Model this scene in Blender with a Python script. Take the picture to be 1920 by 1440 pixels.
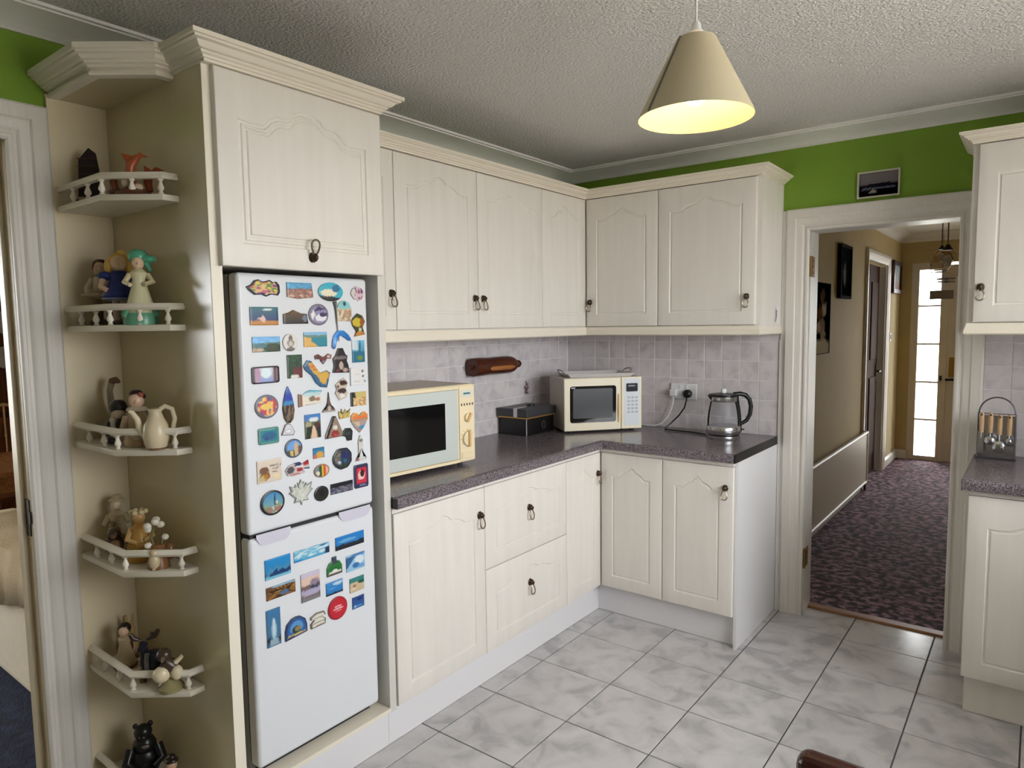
import bpy, bmesh, math, random
from mathutils import Vector, Matrix
random.seed(7)
sc = bpy.context.scene
for o in list(bpy.data.objects): bpy.data.objects.remove(o)
COL = sc.collection

# ------------------------------------------------------------------ camera
cam = bpy.data.cameras.new('camera'); camo = bpy.data.objects.new('camera', cam); COL.objects.link(camo)
YAW, PITCH, ROLL = 0.6579, -0.0855, -0.0135
_fw = Vector((-math.sin(YAW)*math.cos(PITCH), math.cos(YAW)*math.cos(PITCH), math.sin(PITCH)))
_r0 = Vector((math.cos(YAW), math.sin(YAW), 0)); _u0 = _r0.cross(_fw)
_r = _r0*math.cos(ROLL)+_u0*math.sin(ROLL); _u = -_r0*math.sin(ROLL)+_u0*math.cos(ROLL)
mw = Matrix(((_r.x, _u.x, -_fw.x, 2.3247), (_r.y, _u.y, -_fw.y, -3.5768), (_r.z, _u.z, -_fw.z, 1.4924), (0, 0, 0, 1)))
camo.matrix_world = mw
cam.sensor_width = 36; cam.lens = 1285.8/1920*36; cam.clip_start = 0.05; cam.clip_end = 200
sc.camera = camo

# ------------------------------------------------------------------ sky, daylight portals, exposure
world = bpy.data.worlds.new('overcast_sky'); sc.world = world; world.use_nodes = True
bg = world.node_tree.nodes['Background']; bg.inputs[0].default_value = (0.985, 0.98, 1.0, 1); bg.inputs[1].default_value = 9.0
sc.view_settings.view_transform = 'Standard'; sc.view_settings.look = 'None'; sc.view_settings.gamma = 1
sc.view_settings.use_curve_mapping = False; sc.view_settings.exposure = 0.64
def portal(loc, rot, sx, sy):
    l = bpy.data.lights.new('window_portal', 'AREA'); l.shape = 'RECTANGLE'; l.size = sx; l.size_y = sy; l.cycles.is_portal = True
    o = bpy.data.objects.new('window_portal', l); COL.objects.link(o); o.location = loc; o.rotation_euler = rot
H = math.pi/2
portal((3.42, -1.8, 1.58), (0, H, 0), 1.12, 2.1)           # kitchen window, right wall
portal((-4.32, -4.55, 1.3), (0, -H, 0), 1.8, 2.6)            # living-room window
portal((1.7, 4.92, 1.03), (-H, 0, 0), 1.0, 2.0)             # glazed hall entrance

# ------------------------------------------------------------------ materials
def lin(c):
    r = []
    for x in c[:3]:
        x /= 255.0; r.append(x/12.92 if x <= .04045 else ((x+.055)/1.055)**2.4)
    return (r[0], r[1], r[2], 1)
MATS = {}
def mat(name, c, rough=.5, metal=0, var=0, vs=8, stretch=(1,1,1), bump=0, bs=60, bst=None, spec=.5, emit=None, c2=None, rnd=False, detail=3, lo=.3, hi=.7, trans=0, sheen=0):
    if name in MATS: return MATS[name]
    m = bpy.data.materials.new(name); m.use_nodes = True; nt = m.node_tree; b = nt.nodes['Principled BSDF']
    b.inputs['Base Color'].default_value = lin(c); b.inputs['Roughness'].default_value = rough; b.inputs['Metallic'].default_value = metal
    b.inputs['Specular IOR Level'].default_value = spec
    if trans: b.inputs['Transmission Weight'].default_value = trans
    if emit: b.inputs['Emission Color'].default_value = lin(emit[0]); b.inputs['Emission Strength'].default_value = emit[1]
    if var or bump or c2:
        tc = nt.nodes.new('ShaderNodeTexCoord'); vec = tc.outputs['Object']
        if rnd:
            oi = nt.nodes.new('ShaderNodeObjectInfo'); ml = nt.nodes.new('ShaderNodeVectorMath'); ml.operation = 'SCALE'
            cmb = nt.nodes.new('ShaderNodeCombineXYZ')
            for i in range(3): nt.links.new(oi.outputs['Random'], cmb.inputs[i])
            nt.links.new(cmb.outputs[0], ml.inputs[0]); ml.inputs['Scale'].default_value = 37.0
            ad = nt.nodes.new('ShaderNodeVectorMath'); ad.operation = 'ADD'
            nt.links.new(vec, ad.inputs[0]); nt.links.new(ml.outputs[0], ad.inputs[1]); vec = ad.outputs[0]
        def noise(sc_, st, det):
            mp = nt.nodes.new('ShaderNodeMapping'); mp.inputs['Scale'].default_value = st; nt.links.new(vec, mp.inputs[0])
            n = nt.nodes.new('ShaderNodeTexNoise'); n.inputs['Scale'].default_value = sc_; n.inputs['Detail'].default_value = det
            nt.links.new(mp.outputs[0], n.inputs['Vector']); return n
        if var or c2:
            n = noise(vs, stretch, detail); rp = nt.nodes.new('ShaderNodeValToRGB')
            a = lin(c); d = lin(c2) if c2 else tuple(x*(1-var) for x in a[:3])+(1,)
            rp.color_ramp.elements[0].position = lo; rp.color_ramp.elements[0].color = d
            rp.color_ramp.elements[1].position = hi; rp.color_ramp.elements[1].color = a
            nt.links.new(n.outputs[0], rp.inputs[0]); nt.links.new(rp.outputs[0], b.inputs['Base Color'])
        if bump:
            n2 = noise(bs, bst or (1,1,1), 2); bp = nt.nodes.new('ShaderNodeBump'); bp.inputs['Strength'].default_value = bump; bp.inputs['Distance'].default_value = .01
            nt.links.new(n2.outputs[0], bp.inputs['Height']); nt.links.new(bp.outputs[0], b.inputs['Normal'])
    MATS[name] = m; return m

def pane_mat(name, tint, blend=.25):
    m = bpy.data.materials.new(name); m.use_nodes = True; nt = m.node_tree; nt.nodes.remove(nt.nodes['Principled BSDF'])
    out = nt.nodes['Material Output']; t = nt.nodes.new('ShaderNodeBsdfTransparent'); t.inputs[0].default_value = lin(tint)
    g = nt.nodes.new('ShaderNodeBsdfGlossy'); g.inputs['Roughness'].default_value = .03; g.inputs[0].default_value = (1, 1, 1, 1)
    lw = nt.nodes.new('ShaderNodeLayerWeight'); lw.inputs[0].default_value = blend
    mx = nt.nodes.new('ShaderNodeMixShader'); nt.links.new(lw.outputs['Fresnel'], mx.inputs[0]); nt.links.new(t.outputs[0], mx.inputs[1]); nt.links.new(g.outputs[0], mx.inputs[2])
    nt.links.new(mx.outputs[0], out.inputs[0]); MATS[name] = m; return m

def print_mat():
    m = bpy.data.materials.new('printed_resin'); m.use_nodes = True; nt = m.node_tree; b = nt.nodes['Principled BSDF']
    a = nt.nodes.new('ShaderNodeAttribute'); a.attribute_name = 'Col'; nt.links.new(a.outputs['Color'], b.inputs['Base Color']); b.inputs['Roughness'].default_value = .35
    return m
PRINT = print_mat()
PAPER = PRINT.copy(); PAPER.name = 'matt_print'; PAPER.node_tree.nodes['Principled BSDF'].inputs['Roughness'].default_value = .9; PAPER.node_tree.nodes['Principled BSDF'].inputs['Specular IOR Level'].default_value = .0

def marble_tile(name, base, vein, scale, rough, warm=None):
    m = bpy.data.materials.new(name); m.use_nodes = True; nt = m.node_tree; b = nt.nodes['Principled BSDF']; b.inputs['Roughness'].default_value = rough
    tc = nt.nodes.new('ShaderNodeTexCoord'); oi = nt.nodes.new('ShaderNodeObjectInfo'); cmb = nt.nodes.new('ShaderNodeCombineXYZ')
    for i in range(3): nt.links.new(oi.outputs['Random'], cmb.inputs[i])
    sc_ = nt.nodes.new('ShaderNodeVectorMath'); sc_.operation = 'SCALE'; sc_.inputs['Scale'].default_value = 41.0; nt.links.new(cmb.outputs[0], sc_.inputs[0])
    ad = nt.nodes.new('ShaderNodeVectorMath'); ad.operation = 'ADD'; nt.links.new(tc.outputs['Object'], ad.inputs[0]); nt.links.new(sc_.outputs[0], ad.inputs[1])
    n = nt.nodes.new('ShaderNodeTexNoise'); n.inputs['Scale'].default_value = scale; n.inputs['Detail'].default_value = 8; n.inputs['Distortion'].default_value = .6
    nt.links.new(ad.outputs[0], n.inputs['Vector'])
    rp = nt.nodes.new('ShaderNodeValToRGB'); e = rp.color_ramp.elements
    e[0].position = .36; e[0].color = lin(vein); e[1].position = .6; e[1].color = lin(base)
    x = e.new(.47); x.color = lin([.35*v+.65*c for v, c in zip(vein, base)])
    nt.links.new(n.outputs[0], rp.inputs[0]); nt.links.new(rp.outputs[0], b.inputs['Base Color'])
    MATS[name] = m; return m

cream = mat('cream_painted_wood', (237, 231, 223), .38, var=.05, vs=3, stretch=(9, 9, .7), bump=.06, bs=40, bst=(8, 8, .4))
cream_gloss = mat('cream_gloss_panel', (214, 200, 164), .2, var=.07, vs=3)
cream_trim = mat('cream_moulding', (240, 231, 214), .4)
white_gloss = mat('white_gloss_paint', (232, 229, 224), .35)
arch_paint = mat('brushed_white_paint', (228, 222, 213), .42, var=.08, vs=6, stretch=(30, 30, .5), bump=.1, bs=50, bst=(12, 12, .3))
white_plinth = mat('white_plinth', (232, 230, 232), .3)
green_paint = mat('green_wall_paint', (124, 160, 50), .75, bump=.05, bs=90)
cove_paint = mat('white_coving_paint', (236, 233, 228), .7)
ceil_m = mat('stippled_ceiling', (232, 228, 224), .85, var=.16, vs=110, bump=1.0, bs=100)
grout_floor = mat('dark_floor_grout', (92, 90, 92), .9)
grout_wall = mat('pale_wall_grout', (242, 238, 240), .85)
tile_floor = marble_tile('marbled_floor_tile', (208, 205, 205), (176, 174, 176), 8.0, .16)
tile_wall = marble_tile('lilac_grey_wall_tile', (222, 215, 216), (203, 196, 199), 12.0, .22)
work_m = mat('speckled_worktop', (152, 142, 148), .2, c2=(72, 64, 68), vs=230, detail=2, lo=.38, hi=.66)
black_edge = mat('black_edging', (24, 23, 24), .4)
pewter = mat('antique_pewter', (150, 136, 116), .32, metal=.9)
fridge_m = mat('white_enamel', (226, 228, 233), .3, spec=.4)
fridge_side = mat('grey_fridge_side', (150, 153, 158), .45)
lavender = mat('lavender_plastic', (208, 204, 220), .4)
dark_gap = mat('dark_rubber', (40, 40, 42), .7)
tan_wall = mat('tan_hall_paint', (192, 172, 124), .8, var=.06, vs=4, bump=.15, bs=70)
carpet_hall = mat('plum_carpet', (178, 138, 154), .9, c2=(44, 20, 29), vs=24, detail=10, lo=.44, hi=.66, bump=.6, bs=160)
wood_mid = mat('honey_oak', (168, 108, 54), .45, c2=(120, 70, 32), vs=5, stretch=(1, 14, 14))
wood_dark = mat('dark_mahogany', (74, 30, 24), .28, c2=(48, 18, 15), vs=6, stretch=(2, 18, 18))
wood_pine = mat('varnished_wood', (140, 82, 40), .4, c2=(96, 50, 22), vs=6, stretch=(12, 12, 1))
brown_door = mat('brown_stained_door', (84, 54, 42), .8, c2=(66, 42, 32), vs=5, stretch=(14, 14, 1), spec=.15)
brass = mat('brass', (190, 148, 74), .3, metal=.9)
steel = mat('brushed_steel', (200, 200, 202), .25, metal=1)
chrome = mat('chrome_wire', (190, 190, 196), .15, metal=1)
black_pl = mat('black_plastic', (16, 16, 17), .35)
black_gl = mat('black_glass', (8, 8, 9), .08)
white_pl = mat('white_plastic', (236, 236, 238), .3)
ivory = mat('ivory_plastic', (240, 230, 204), .35)
beige_yel = mat('aged_cream_plastic', (243, 226, 190), .4)
grey_door = mat('pale_grey_door_plastic', (206, 212, 208), .35)
top_grey = mat('beige_metal_casing', (204, 194, 182), .4)
glass_pane = pane_mat('clear_window_glass', (248, 250, 250))
glass_kettle = pane_mat('kettle_glass', (250, 251, 252), .12)
living_paint = mat('living_room_paint', (206, 190, 150), .8)
navy_carpet = mat('navy_carpet', (38, 46, 78), .95, c2=(14, 20, 44), vs=18, detail=8, bump=.5, bs=120)
sofa_m = mat('cream_sofa_fabric', (224, 212, 192), .9, var=.06, vs=60, bump=.3, bs=200)
throw_m = mat('beige_throw_fabric', (196, 176, 142), .95, bump=.4, bs=160)
bounce_ground = mat('pale_bounce_ground', (206, 200, 188), .95, var=.2, vs=3)  # unseen ground, its pale tone made up to bounce daylight onto the ceiling
neutral_paint = mat('off_white_wall_paint', (228, 220, 204), .8)

# ------------------------------------------------------------------ mesh helpers
class MB:
    def __init__(s): s.v = []; s.f = []
    def add(s, vs, fs):
        k = len(s.v); s.v += [tuple(p) for p in vs]; s.f += [tuple(i+k for i in f) for f in fs]; return s
    def box(s, x0, x1, y0, y1, z0, z1):
        if x0 > x1: x0, x1 = x1, x0
        if y0 > y1: y0, y1 = y1, y0
        if z0 > z1: z0, z1 = z1, z0
        return s.add([(x0,y0,z0),(x1,y0,z0),(x1,y1,z0),(x0,y1,z0),(x0,y0,z1),(x1,y0,z1),(x1,y1,z1),(x0,y1,z1)],
              [(0,3,2,1),(4,5,6,7),(0,1,5,4),(1,2,6,5),(2,3,7,6),(3,0,4,7)])
    def prism(s, poly, z0, z1):
        n = len(poly); a = sum(poly[i][0]*poly[(i+1)%n][1]-poly[(i+1)%n][0]*poly[i][1] for i in range(n))
        if a < 0: poly = poly[::-1]
        vs = [(x,y,z0) for x,y in poly]+[(x,y,z1) for x,y in poly]
        return s.add(vs, [tuple(range(n))[::-1], tuple(range(n,2*n))]+[(i,(i+1)%n,(i+1)%n+n,i+n) for i in range(n)])
    def lathe(s, prof, c=(0,0,0), n=20, cap=True):
        vs = []; fs = []; m = len(prof)
        for r, z in prof:
            for k in range(n):
                a = 2*math.pi*k/n; vs.append((c[0]+r*math.cos(a), c[1]+r*math.sin(a), c[2]+z))
        for i in range(m-1):
            for k in range(n): fs.append((i*n+k, i*n+(k+1)%n, (i+1)*n+(k+1)%n, (i+1)*n+k))
        if cap: fs += [tuple(range(n))[::-1], tuple(range((m-1)*n, m*n))]
        return s.add(vs, fs)
    def ell(s, c, r, n=12):
        m = max(5, n//2+1); prof = [(math.sin(math.pi*(i+.0)/m), -math.cos(math.pi*i/m)) for i in range(1, m)]
        t = MB(); t.lathe(prof, (0,0,0), n)
        return s.add([(c[0]+x*r[0], c[1]+y*r[1], c[2]+z*r[2]) for x,y,z in t.v], t.f)
    def tube(s, pts, r, n=8, closed=False):
        P = [Vector(p) for p in pts]; m = len(P); vs = []; fs = []; R = r if isinstance(r, (list, tuple)) else [r]*m
        prev = None
        for i in range(m):
            t = (P[(i+1) % m]-P[i-1]) if closed else (P[min(i+1,m-1)]-P[max(i-1,0)])
            t.normalize()
            if prev is None:
                ref = Vector((0,0,1)) if abs(t.z) < .9 else Vector((1,0,0)); a = t.cross(ref).normalized()
            else:
                a = prev - t*prev.dot(t); a.normalize()
            prev = a; b = t.cross(a)
            for k in range(n):
                q = 2*math.pi*k/n; vs.append(P[i]+(a*math.cos(q)+b*math.sin(q))*R[i])
        for i in range(m if closed else m-1):
            j = (i+1) % m
            for k in range(n): fs.append((i*n+k, j*n+k, j*n+(k+1)%n, i*n+(k+1)%n)[::-1])
        if not closed: fs += [tuple(range(n)), tuple(range((m-1)*n, m*n))[::-1]]
        return s.add(vs, fs)
    def sweep(s, path, prof, closed=False):
        """closed profile [(out,z)] along plan polyline; out = to the right of travel, mitred corners"""
        n = len(path); m = len(prof); st = []
        for i in range(n):
            p = Vector(path[i]); d0 = d1 = None
            if i > 0 or closed: d0 = (p-Vector(path[i-1])).normalized()
            if i < n-1 or closed: d1 = (Vector(path[(i+1) % n])-p).normalized()
            d0 = d0 or d1; d1 = d1 or d0
            n0 = Vector((d0.y, -d0.x)); n1 = Vector((d1.y, -d1.x)); b = (n0+n1).normalized(); k = 1/max(.25, b.dot(n0))
            st.append((p, b*k))
        vs = [(p.x+q.x*o, p.y+q.y*o, z) for p, q in st for o, z in prof]; fs = []
        for i in range(n if closed else n-1):
            j = (i+1) % n
            for k in range(m): fs.append((i*m+k, j*m+k, j*m+(k+1)%m, i*m+(k+1)%m))
        if not closed: fs += [tuple(range(m))[::-1], tuple(range((n-1)*m, n*m))]
        return s.add(vs, fs)
    def mapped(s, other, fn): return s.add([fn(p) for p in other.v], other.f)

ORG = {}
def obj(name, mb, m, parent=None, smooth=False, bevel=0, local=False, label=None, cat=None, group=None, kind=None, seg=2):
    me = bpy.data.meshes.new(name); vs = mb.v
    if parent is not None and not local:
        r = parent
        while r.parent: r = r.parent
        ox, oy, oz = ORG.get(r.name, (0, 0, 0)); vs = [(x-ox, y-oy, z-oz) for x, y, z in vs]
    me.from_pydata(vs, [], mb.f); me.validate()
    bm = bmesh.new(); bm.from_mesh(me); bmesh.ops.recalc_face_normals(bm, faces=bm.faces); bm.to_mesh(me); bm.free()
    if m: me.materials.append(m)
    if smooth:
        for p in me.polygons: p.use_smooth = True
        me.set_sharp_from_angle(angle=math.radians(smooth if smooth is not True else 40))
    o = bpy.data.objects.new(name, me); COL.objects.link(o)
    if parent is not None: o.parent = parent
    if bevel:
        b = o.modifiers.new('bevel', 'BEVEL'); b.width = bevel; b.segments = seg; b.limit_method = 'ANGLE'; b.angle_limit = .7
    tag(o, label, cat, group, kind); return o
def tag(o, label=None, cat=None, group=None, kind=None):
    if label: o['label'] = label
    if cat: o['category'] = cat
    if group: o['group'] = group
    if kind: o['kind'] = kind
def thing(name, label, cat, loc=(0,0,0), rz=0, group=None, kind=None):
    o = bpy.data.objects.new(name, None); COL.objects.link(o); o.location = loc; o.rotation_euler = (0,0,rz); o.empty_display_size = .05
    ORG[o.name] = loc; tag(o, label, cat, group, kind); return o
def struct(name, mb, m, label, cat, **k): return obj(name, mb, m, label=label, cat=cat, kind='structure', **k)
def B(*a): return MB().box(*a)
# ================================================================== SETTING: kitchen shell
CZ = 2.39
XR, YF = 3.3, -5.2                                         # right wall, wall behind the camera
fl = struct('floor', B(-.06, XR, YF, .15, -.06, -.004), grout_floor, 'kitchen floor of pale marbled grey ceramic tiles', 'floor')
TX, TY, TX0, TY0 = .3408, .333, .9016-.282, -.1743
tmesh = {}
def floor_tile(x0, x1, y0, y1):
    w, d = round(x1-x0-.005, 4), round(y1-y0-.005, 4)
    if w < .02 or d < .02: return
    key = (w, d)
    if key not in tmesh:
        b = .0015; me = bpy.data.meshes.new('tile'); a, c = w/2, d/2
        vs = [(-a,-c,-.008),(a,-c,-.008),(a,c,-.008),(-a,c,-.008),(-a,-c,-b),(a,-c,-b),(a,c,-b),(-a,c,-b),(-a+b,-c+b,0),(a-b,-c+b,0),(a-b,c-b,0),(-a+b,c-b,0)]
        fs = [(0,1,5,4),(1,2,6,5),(2,3,7,6),(3,0,4,7),(4,5,9,8),(5,6,10,9),(6,7,11,10),(7,4,8,11),(8,9,10,11)]
        me.from_pydata(vs, [], fs); me.materials.append(tile_floor); tmesh[key] = me
    o = bpy.data.objects.new('tile', tmesh[key]); COL.objects.link(o); o.parent = fl; o.location = ((x0+x1)/2, (y0+y1)/2, 0)
for i in range(-1, 9):
    for j in range(-1, 15):
        x0, x1 = TX0+i*TX, TX0+(i+1)*TX; y1, y0 = TY0-(j-0)*TY, TY0-(j+1)*TY
        x0, x1 = max(x0, .5), min(x1, XR); y0, y1 = max(y0, YF), min(y1, .112)
        if x1-x0 < .03 or y1-y0 < .03: continue
        floor_tile(x0, x1, y0, y1)
struct('ceiling', B(-.06, XR+.15, YF-.1, .13, CZ, CZ+.08), ceil_m, 'white stippled kitchen ceiling', 'ceiling')
DY0, DY1, DH = -2.88, -3.70, 2.03                           # doorway to living room in left wall
wl = struct('wall_left', MB().box(-.06, 0, DY0+.031, .0, 0, CZ).box(-.06, 0, DY1-.031, DY0+.031, DH+.031, CZ).box(-.06, 0, YF, DY1-.031, 0, CZ), green_paint, 'green painted kitchen wall behind tall fridge unit and doorway', 'wall')
OX0, OX1, OH = 1.41, 2.025, 1.932                           # doorway to hall in back wall
wb = struct('wall_back', MB().box(-.06, OX0-.031, 0, .065, 0, CZ).box(OX0-.031, OX1+.031, 0, .065, OH+.031, CZ).box(OX1+.031, XR, 0, .065, 0, CZ), green_paint, 'green painted kitchen wall around the hall doorway', 'wall')
WY0, WY1, WZ0, WZ1 = -2.85, -.75, 1.02, 2.14
struct('wall_right', MB().box(XR, XR+.15, YF, WY0, 0, CZ).box(XR, XR+.15, WY1, .13, 0, CZ).box(XR, XR+.15, WY0, WY1, 0, WZ0).box(XR, XR+.15, WY0, WY1, WZ1, CZ), neutral_paint, 'off-white kitchen wall with the window out of frame', 'wall')
struct('wall_front', B(-.06, XR, YF-.1, YF, 0, CZ), neutral_paint, 'off-white kitchen wall behind the camera', 'wall')
w1 = struct('window_1', MB().box(XR+.05, XR+.11, WY0, WY1, WZ0, WZ0+.06).box(XR+.05, XR+.11, WY0, WY1, WZ1-.06, WZ1).box(XR+.05, XR+.11, WY0, WY0+.06, WZ0, WZ1).box(XR+.05, XR+.11, WY1-.06, WY1, WZ0, WZ1).box(XR+.05, XR+.11, -1.83, -1.77, WZ0, WZ1), white_pl, 'white framed kitchen window above the worktop side', 'window')
for a, b in ((WY0+.06, -1.83), (-1.77, WY1-.06)): obj('pane', B(XR+.075, XR+.081, a, b, WZ0+.06, WZ1-.06), glass_pane, w1)
# coving
cove = [(0,CZ),(0,2.334),(.006,2.334),(.012,2.344),(.03,2.356),(.06,2.367),(.1,2.376),(.108,2.376),(.108,2.381),(.122,2.381),(.122,CZ)]
struct('trim_1', MB().sweep([(0,YF),(0,0),(XR,0),(XR,YF)], cove), cove_paint, 'white moulded coving around the kitchen ceiling', 'coving', smooth=50)

# wall tiles (children of the walls)
wt = {}
def wall_tile(wall, facing, a0, a1, z0, z1):
    w, h = round(a1-a0-.003, 4), round(z1-z0-.003, 4)
    if w < .01 or h < .01: return
    key = (facing, w, h)
    if key not in wt:
        p, q, b, t = w/2, h/2, .001, .0025
        L = [(-p,-q,0),(p,-q,0),(p,q,0),(-p,q,0),(-p,-q,t-b),(p,-q,t-b),(p,q,t-b),(-p,q,t-b),(-p+b,-q+b,t),(p-b,-q+b,t),(p-b,q-b,t),(-p+b,q-b,t)]
        fs = [(0,1,5,4),(1,2,6,5),(2,3,7,6),(3,0,4,7),(4,5,9,8),(5,6,10,9),(6,7,11,10),(7,4,8,11),(8,9,10,11)]
        vs = [(d, u, v) for u, v, d in L] if facing == 'x' else [(u, -d, v) for u, v, d in L]
        me = bpy.data.meshes.new('tile'); me.from_pydata(vs, [], fs); me.materials.append(tile_wall); wt[key] = me
    o = bpy.data.objects.new('tile', wt[key]); COL.objects.link(o); o.parent = wall
    o.location = (.002, (a0+a1)/2, (z0+z1)/2) if facing == 'x' else ((a0+a1)/2, -.002, (z0+z1)/2)
ZR = [.908, .99, 1.09, 1.19, 1.29, 1.39, 1.455]
obj('grout', B(.0, .002, -2.0, 0, .908, 1.455), grout_wall, wl)
obj('grout', B(0, 1.3, -.002, 0, .908, 1.455), grout_wall, wb)
obj('grout', B(2.13, XR, -.002, 0, .908, 1.455), grout_wall, wb)
PT = .0975
for k in range(6):
    for i in range(21):
        a1 = -.01-i*PT; a0 = a1-PT
        if a0 < -2.0: a0 = -2.0
        if a1-a0 > .02: wall_tile(wl, 'x', a0, a1, ZR[k], ZR[k+1])
    for i in range(14):
        a0 = .006+i*PT; a1 = min(a0+PT, 1.297)
        if a1-a0 > .02: wall_tile(wb, 'y', a0, a1, ZR[k], ZR[k+1])
    for i in range(12):
        a0 = 2.132+i*PT; wall_tile(wb, 'y', a0, min(a0+PT, XR), ZR[k], ZR[k+1])

# door casings ------------------------------------------------------
def casing_mb(mp, a0, a1, h, prof):
    """three-sided mitred casing; prof (out, proud); mp(a, z, d) -> xyz"""
    mb = MB(); m = len(prof); vs = []; fs = []
    for st in range(4):
        for o, d in prof:
            a = (a0-o) if st < 2 else (a1+o); z = 0 if st in (0, 3) else h+o; vs.append(mp(a, z, d))
    for i in range(3):
        for k in range(m): fs.append((i*m+k, (i+1)*m+k, (i+1)*m+(k+1) % m, i*m+(k+1) % m))
    fs += [tuple(range(m)), tuple(range(3*m, 4*m))]
    return mb.add(vs, fs)
aprof = [(0,0),(0,.012),(.006,.016),(.014,.016),(.018,.011),(.026,.011),(.03,.014),(.036,.018),(.058,.021),(.064,.026),(.09,.027),(.1,.027),(.106,.022),(.106,0)]
struct('trim_2', casing_mb(lambda a, z, d: (a, -d, z), OX0, OX1, OH, aprof), arch_paint, 'white moulded architrave around the hall doorway', 'architrave', smooth=30)
struct('trim_3', casing_mb(lambda a, z, d: (d, a, z), DY1, DY0, DH, aprof), arch_paint, 'white moulded architrave of the living room doorway beside shelves', 'architrave', smooth=30)
lin2 = struct('trim_4', MB().box(OX0-.03, OX0, .024, .16, 0, OH).box(OX0-.03, OX0-.02, .002, .024, 0, OH).box(OX1, OX1+.03, .004, .16, 0, OH).box(OX0-.03, OX1+.03, .004, .16, OH, OH+.03), white_gloss, 'white door lining of the hall doorway with brass hinges', 'door lining')
for z in (1.76, .29):
    hb = MB().box(OX0, OX0+.003, .026, .085, z-.05, z+.05).tube([(OX0+.002, .014, z-.05), (OX0+.002, .014, z+.05)], .008)
    for k in (-.03, 0, .03): hb.ell((OX0+.004, .055, z+k), (.002, .004, .004), 6)
    obj('hinge', hb, mat('aged_brass_hinge', (150, 118, 70), .4, metal=.8), lin2)
lin3 = struct('trim_5', MB().box(-.125, -.004, DY0, DY0+.03, 0, DH).box(-.125, -.004, DY1-.03, DY1, 0, DH).box(-.125, -.004, DY1-.03, DY0+.03, DH, DH+.03).box(-.085, -.045, DY0-.012, DY0, 0, DH).box(-.085, -.045, DY1, DY0, DH-.012, DH), mat('cream_lining', (206, 190, 158), .4), 'cream door lining of the living room doorway', 'door lining')
obj('strike_plate', MB().box(-.04, -.012, DY0-.003, DY0, .89, 1.0).box(-.012, -.002, DY0-.005, DY0, .93, .965), mat('dark_bronze', (54, 46, 38), .45, metal=.6), lin3)
struct('trim_6', MB().sweep([(OX0+.0, .145), (OX1, .145)], [(.033,0),(.026,.009),(-.026,.009),(-.033,0)]), wood_mid, 'oak threshold bar between tiles and hall carpet', 'threshold')

# ================================================================== SETTING: hall
HX0, HX1, HY1 = 1.105, 2.4, 4.78
struct('floor_hall', B(HX0-.5, HX1, .15, HY1+.4, -.06, .006), carpet_hall, 'plum and mauve mottled hall carpet', 'carpet')
struct('ceiling_hall', B(HX0-.6, HX1+.1, .13, HY1+.3, CZ, CZ+.08), mat('white_hall_ceiling', (226, 222, 214), .8), 'white hall ceiling', 'ceiling')
struct('wall_hall_left', MB().box(HX0-.12, HX0, .065, 3.06, 0, CZ).box(HX0-.12, HX0, 3.98, HY1, 0, CZ).box(HX0-.12, HX0, 3.06, 3.98, 2.02, CZ), tan_wall, 'tan painted hall wall with pictures and radiator', 'wall')
struct('wall_hall_near', MB().box(HX0-.05, OX0-.031, .065, .13, 0, CZ).box(OX1+.031, HX1, .065, .13, 0, CZ).box(OX0-.031, OX1+.031, .065, .13, OH+.031, CZ), tan_wall, 'hall side of the wall around the kitchen doorway', 'wall')
struct('trim_9', MB().box(1.278, 1.306, -.012, -.0005, 0, 1.40).box(1.2835, 1.306, -.012, -.0005, 1.40, 2.035), white_gloss, 'white filler strip between end base cabinet and hall architrave', 'filler strip')
struct('wall_hall_right', B(HX1, HX1+.1, .13, HY1, 0, CZ), tan_wall, 'tan painted right hall wall', 'wall')
struct('wall_hall_end', MB().box(HX0-.12, 1.215, HY1, HY1+.1, 0, CZ).box(1.215, HX1+.1, HY1, HY1+.1, 2.08, CZ).box(2.32, HX1+.1, HY1, HY1+.1, 0, 2.08), tan_wall, 'tan hall end wall around the glazed entrance', 'wall')
struct('trim_7', MB().sweep([(HX0, .13), (HX0, HY1), (HX1, HY1), (HX1, .13)], [(0,CZ),(0,2.30),(.012,2.305),(.03,2.33),(.06,2.36),(.085,2.378),(.09,CZ)]), cove_paint, 'white coving around the hall ceiling', 'coving', smooth=50)
skp = [(0,0),(.016,0),(.016,.075),(.01,.09),(.004,.098),(0,.098)]
struct('baseboard_hall', MB().sweep([(HX0, .14), (HX0, 2.97)], skp).sweep([(HX0, 4.1), (HX0, HY1), (1.212, HY1)], skp), white_gloss, 'white moulded hall skirting board', 'skirting board')
# side door in hall wall
struct('trim_8', casing_mb(lambda a, z, d: (HX0+d, a, z), 3.06, 3.98, 2.02, [(0,0),(0,.012),(.03,.018),(.06,.024),(.085,.024),(.085,0)]).box(HX0-.12, HX0, 3.03, 3.06, 0, 2.02).box(HX0-.12, HX0, 3.95, 3.98, 0, 2.02), white_gloss, 'white frame of the brown door in the hall', 'door frame')
d1 = thing('door_1', 'brown stained side door in left hall wall', 'door', (HX0-.08, 3.5, .01), kind='structure')
obj('leaf', B(HX0-.095, HX0-.055, 3.065, 3.945, .012, 2.01), brown_door, d1, bevel=.002)
for z0, z1 in ((.2, .95), (1.12, 1.85)):
    for y0 in (3.16, 3.56): obj('panel', B(HX0-.056, HX0-.045, y0, y0+.3, z0, z1), brown_door, d1, bevel=.006)
obj('handle', MB().box(HX0-.055, HX0-.048, 3.86, 3.9, .9, 1.06).tube([(HX0-.05, 3.88, 1.0), (HX0-.01, 3.88, 1.0), (HX0-.01, 3.78, 1.0)], .008), mat('dark_bronze', (54, 46, 38)), d1)
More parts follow.
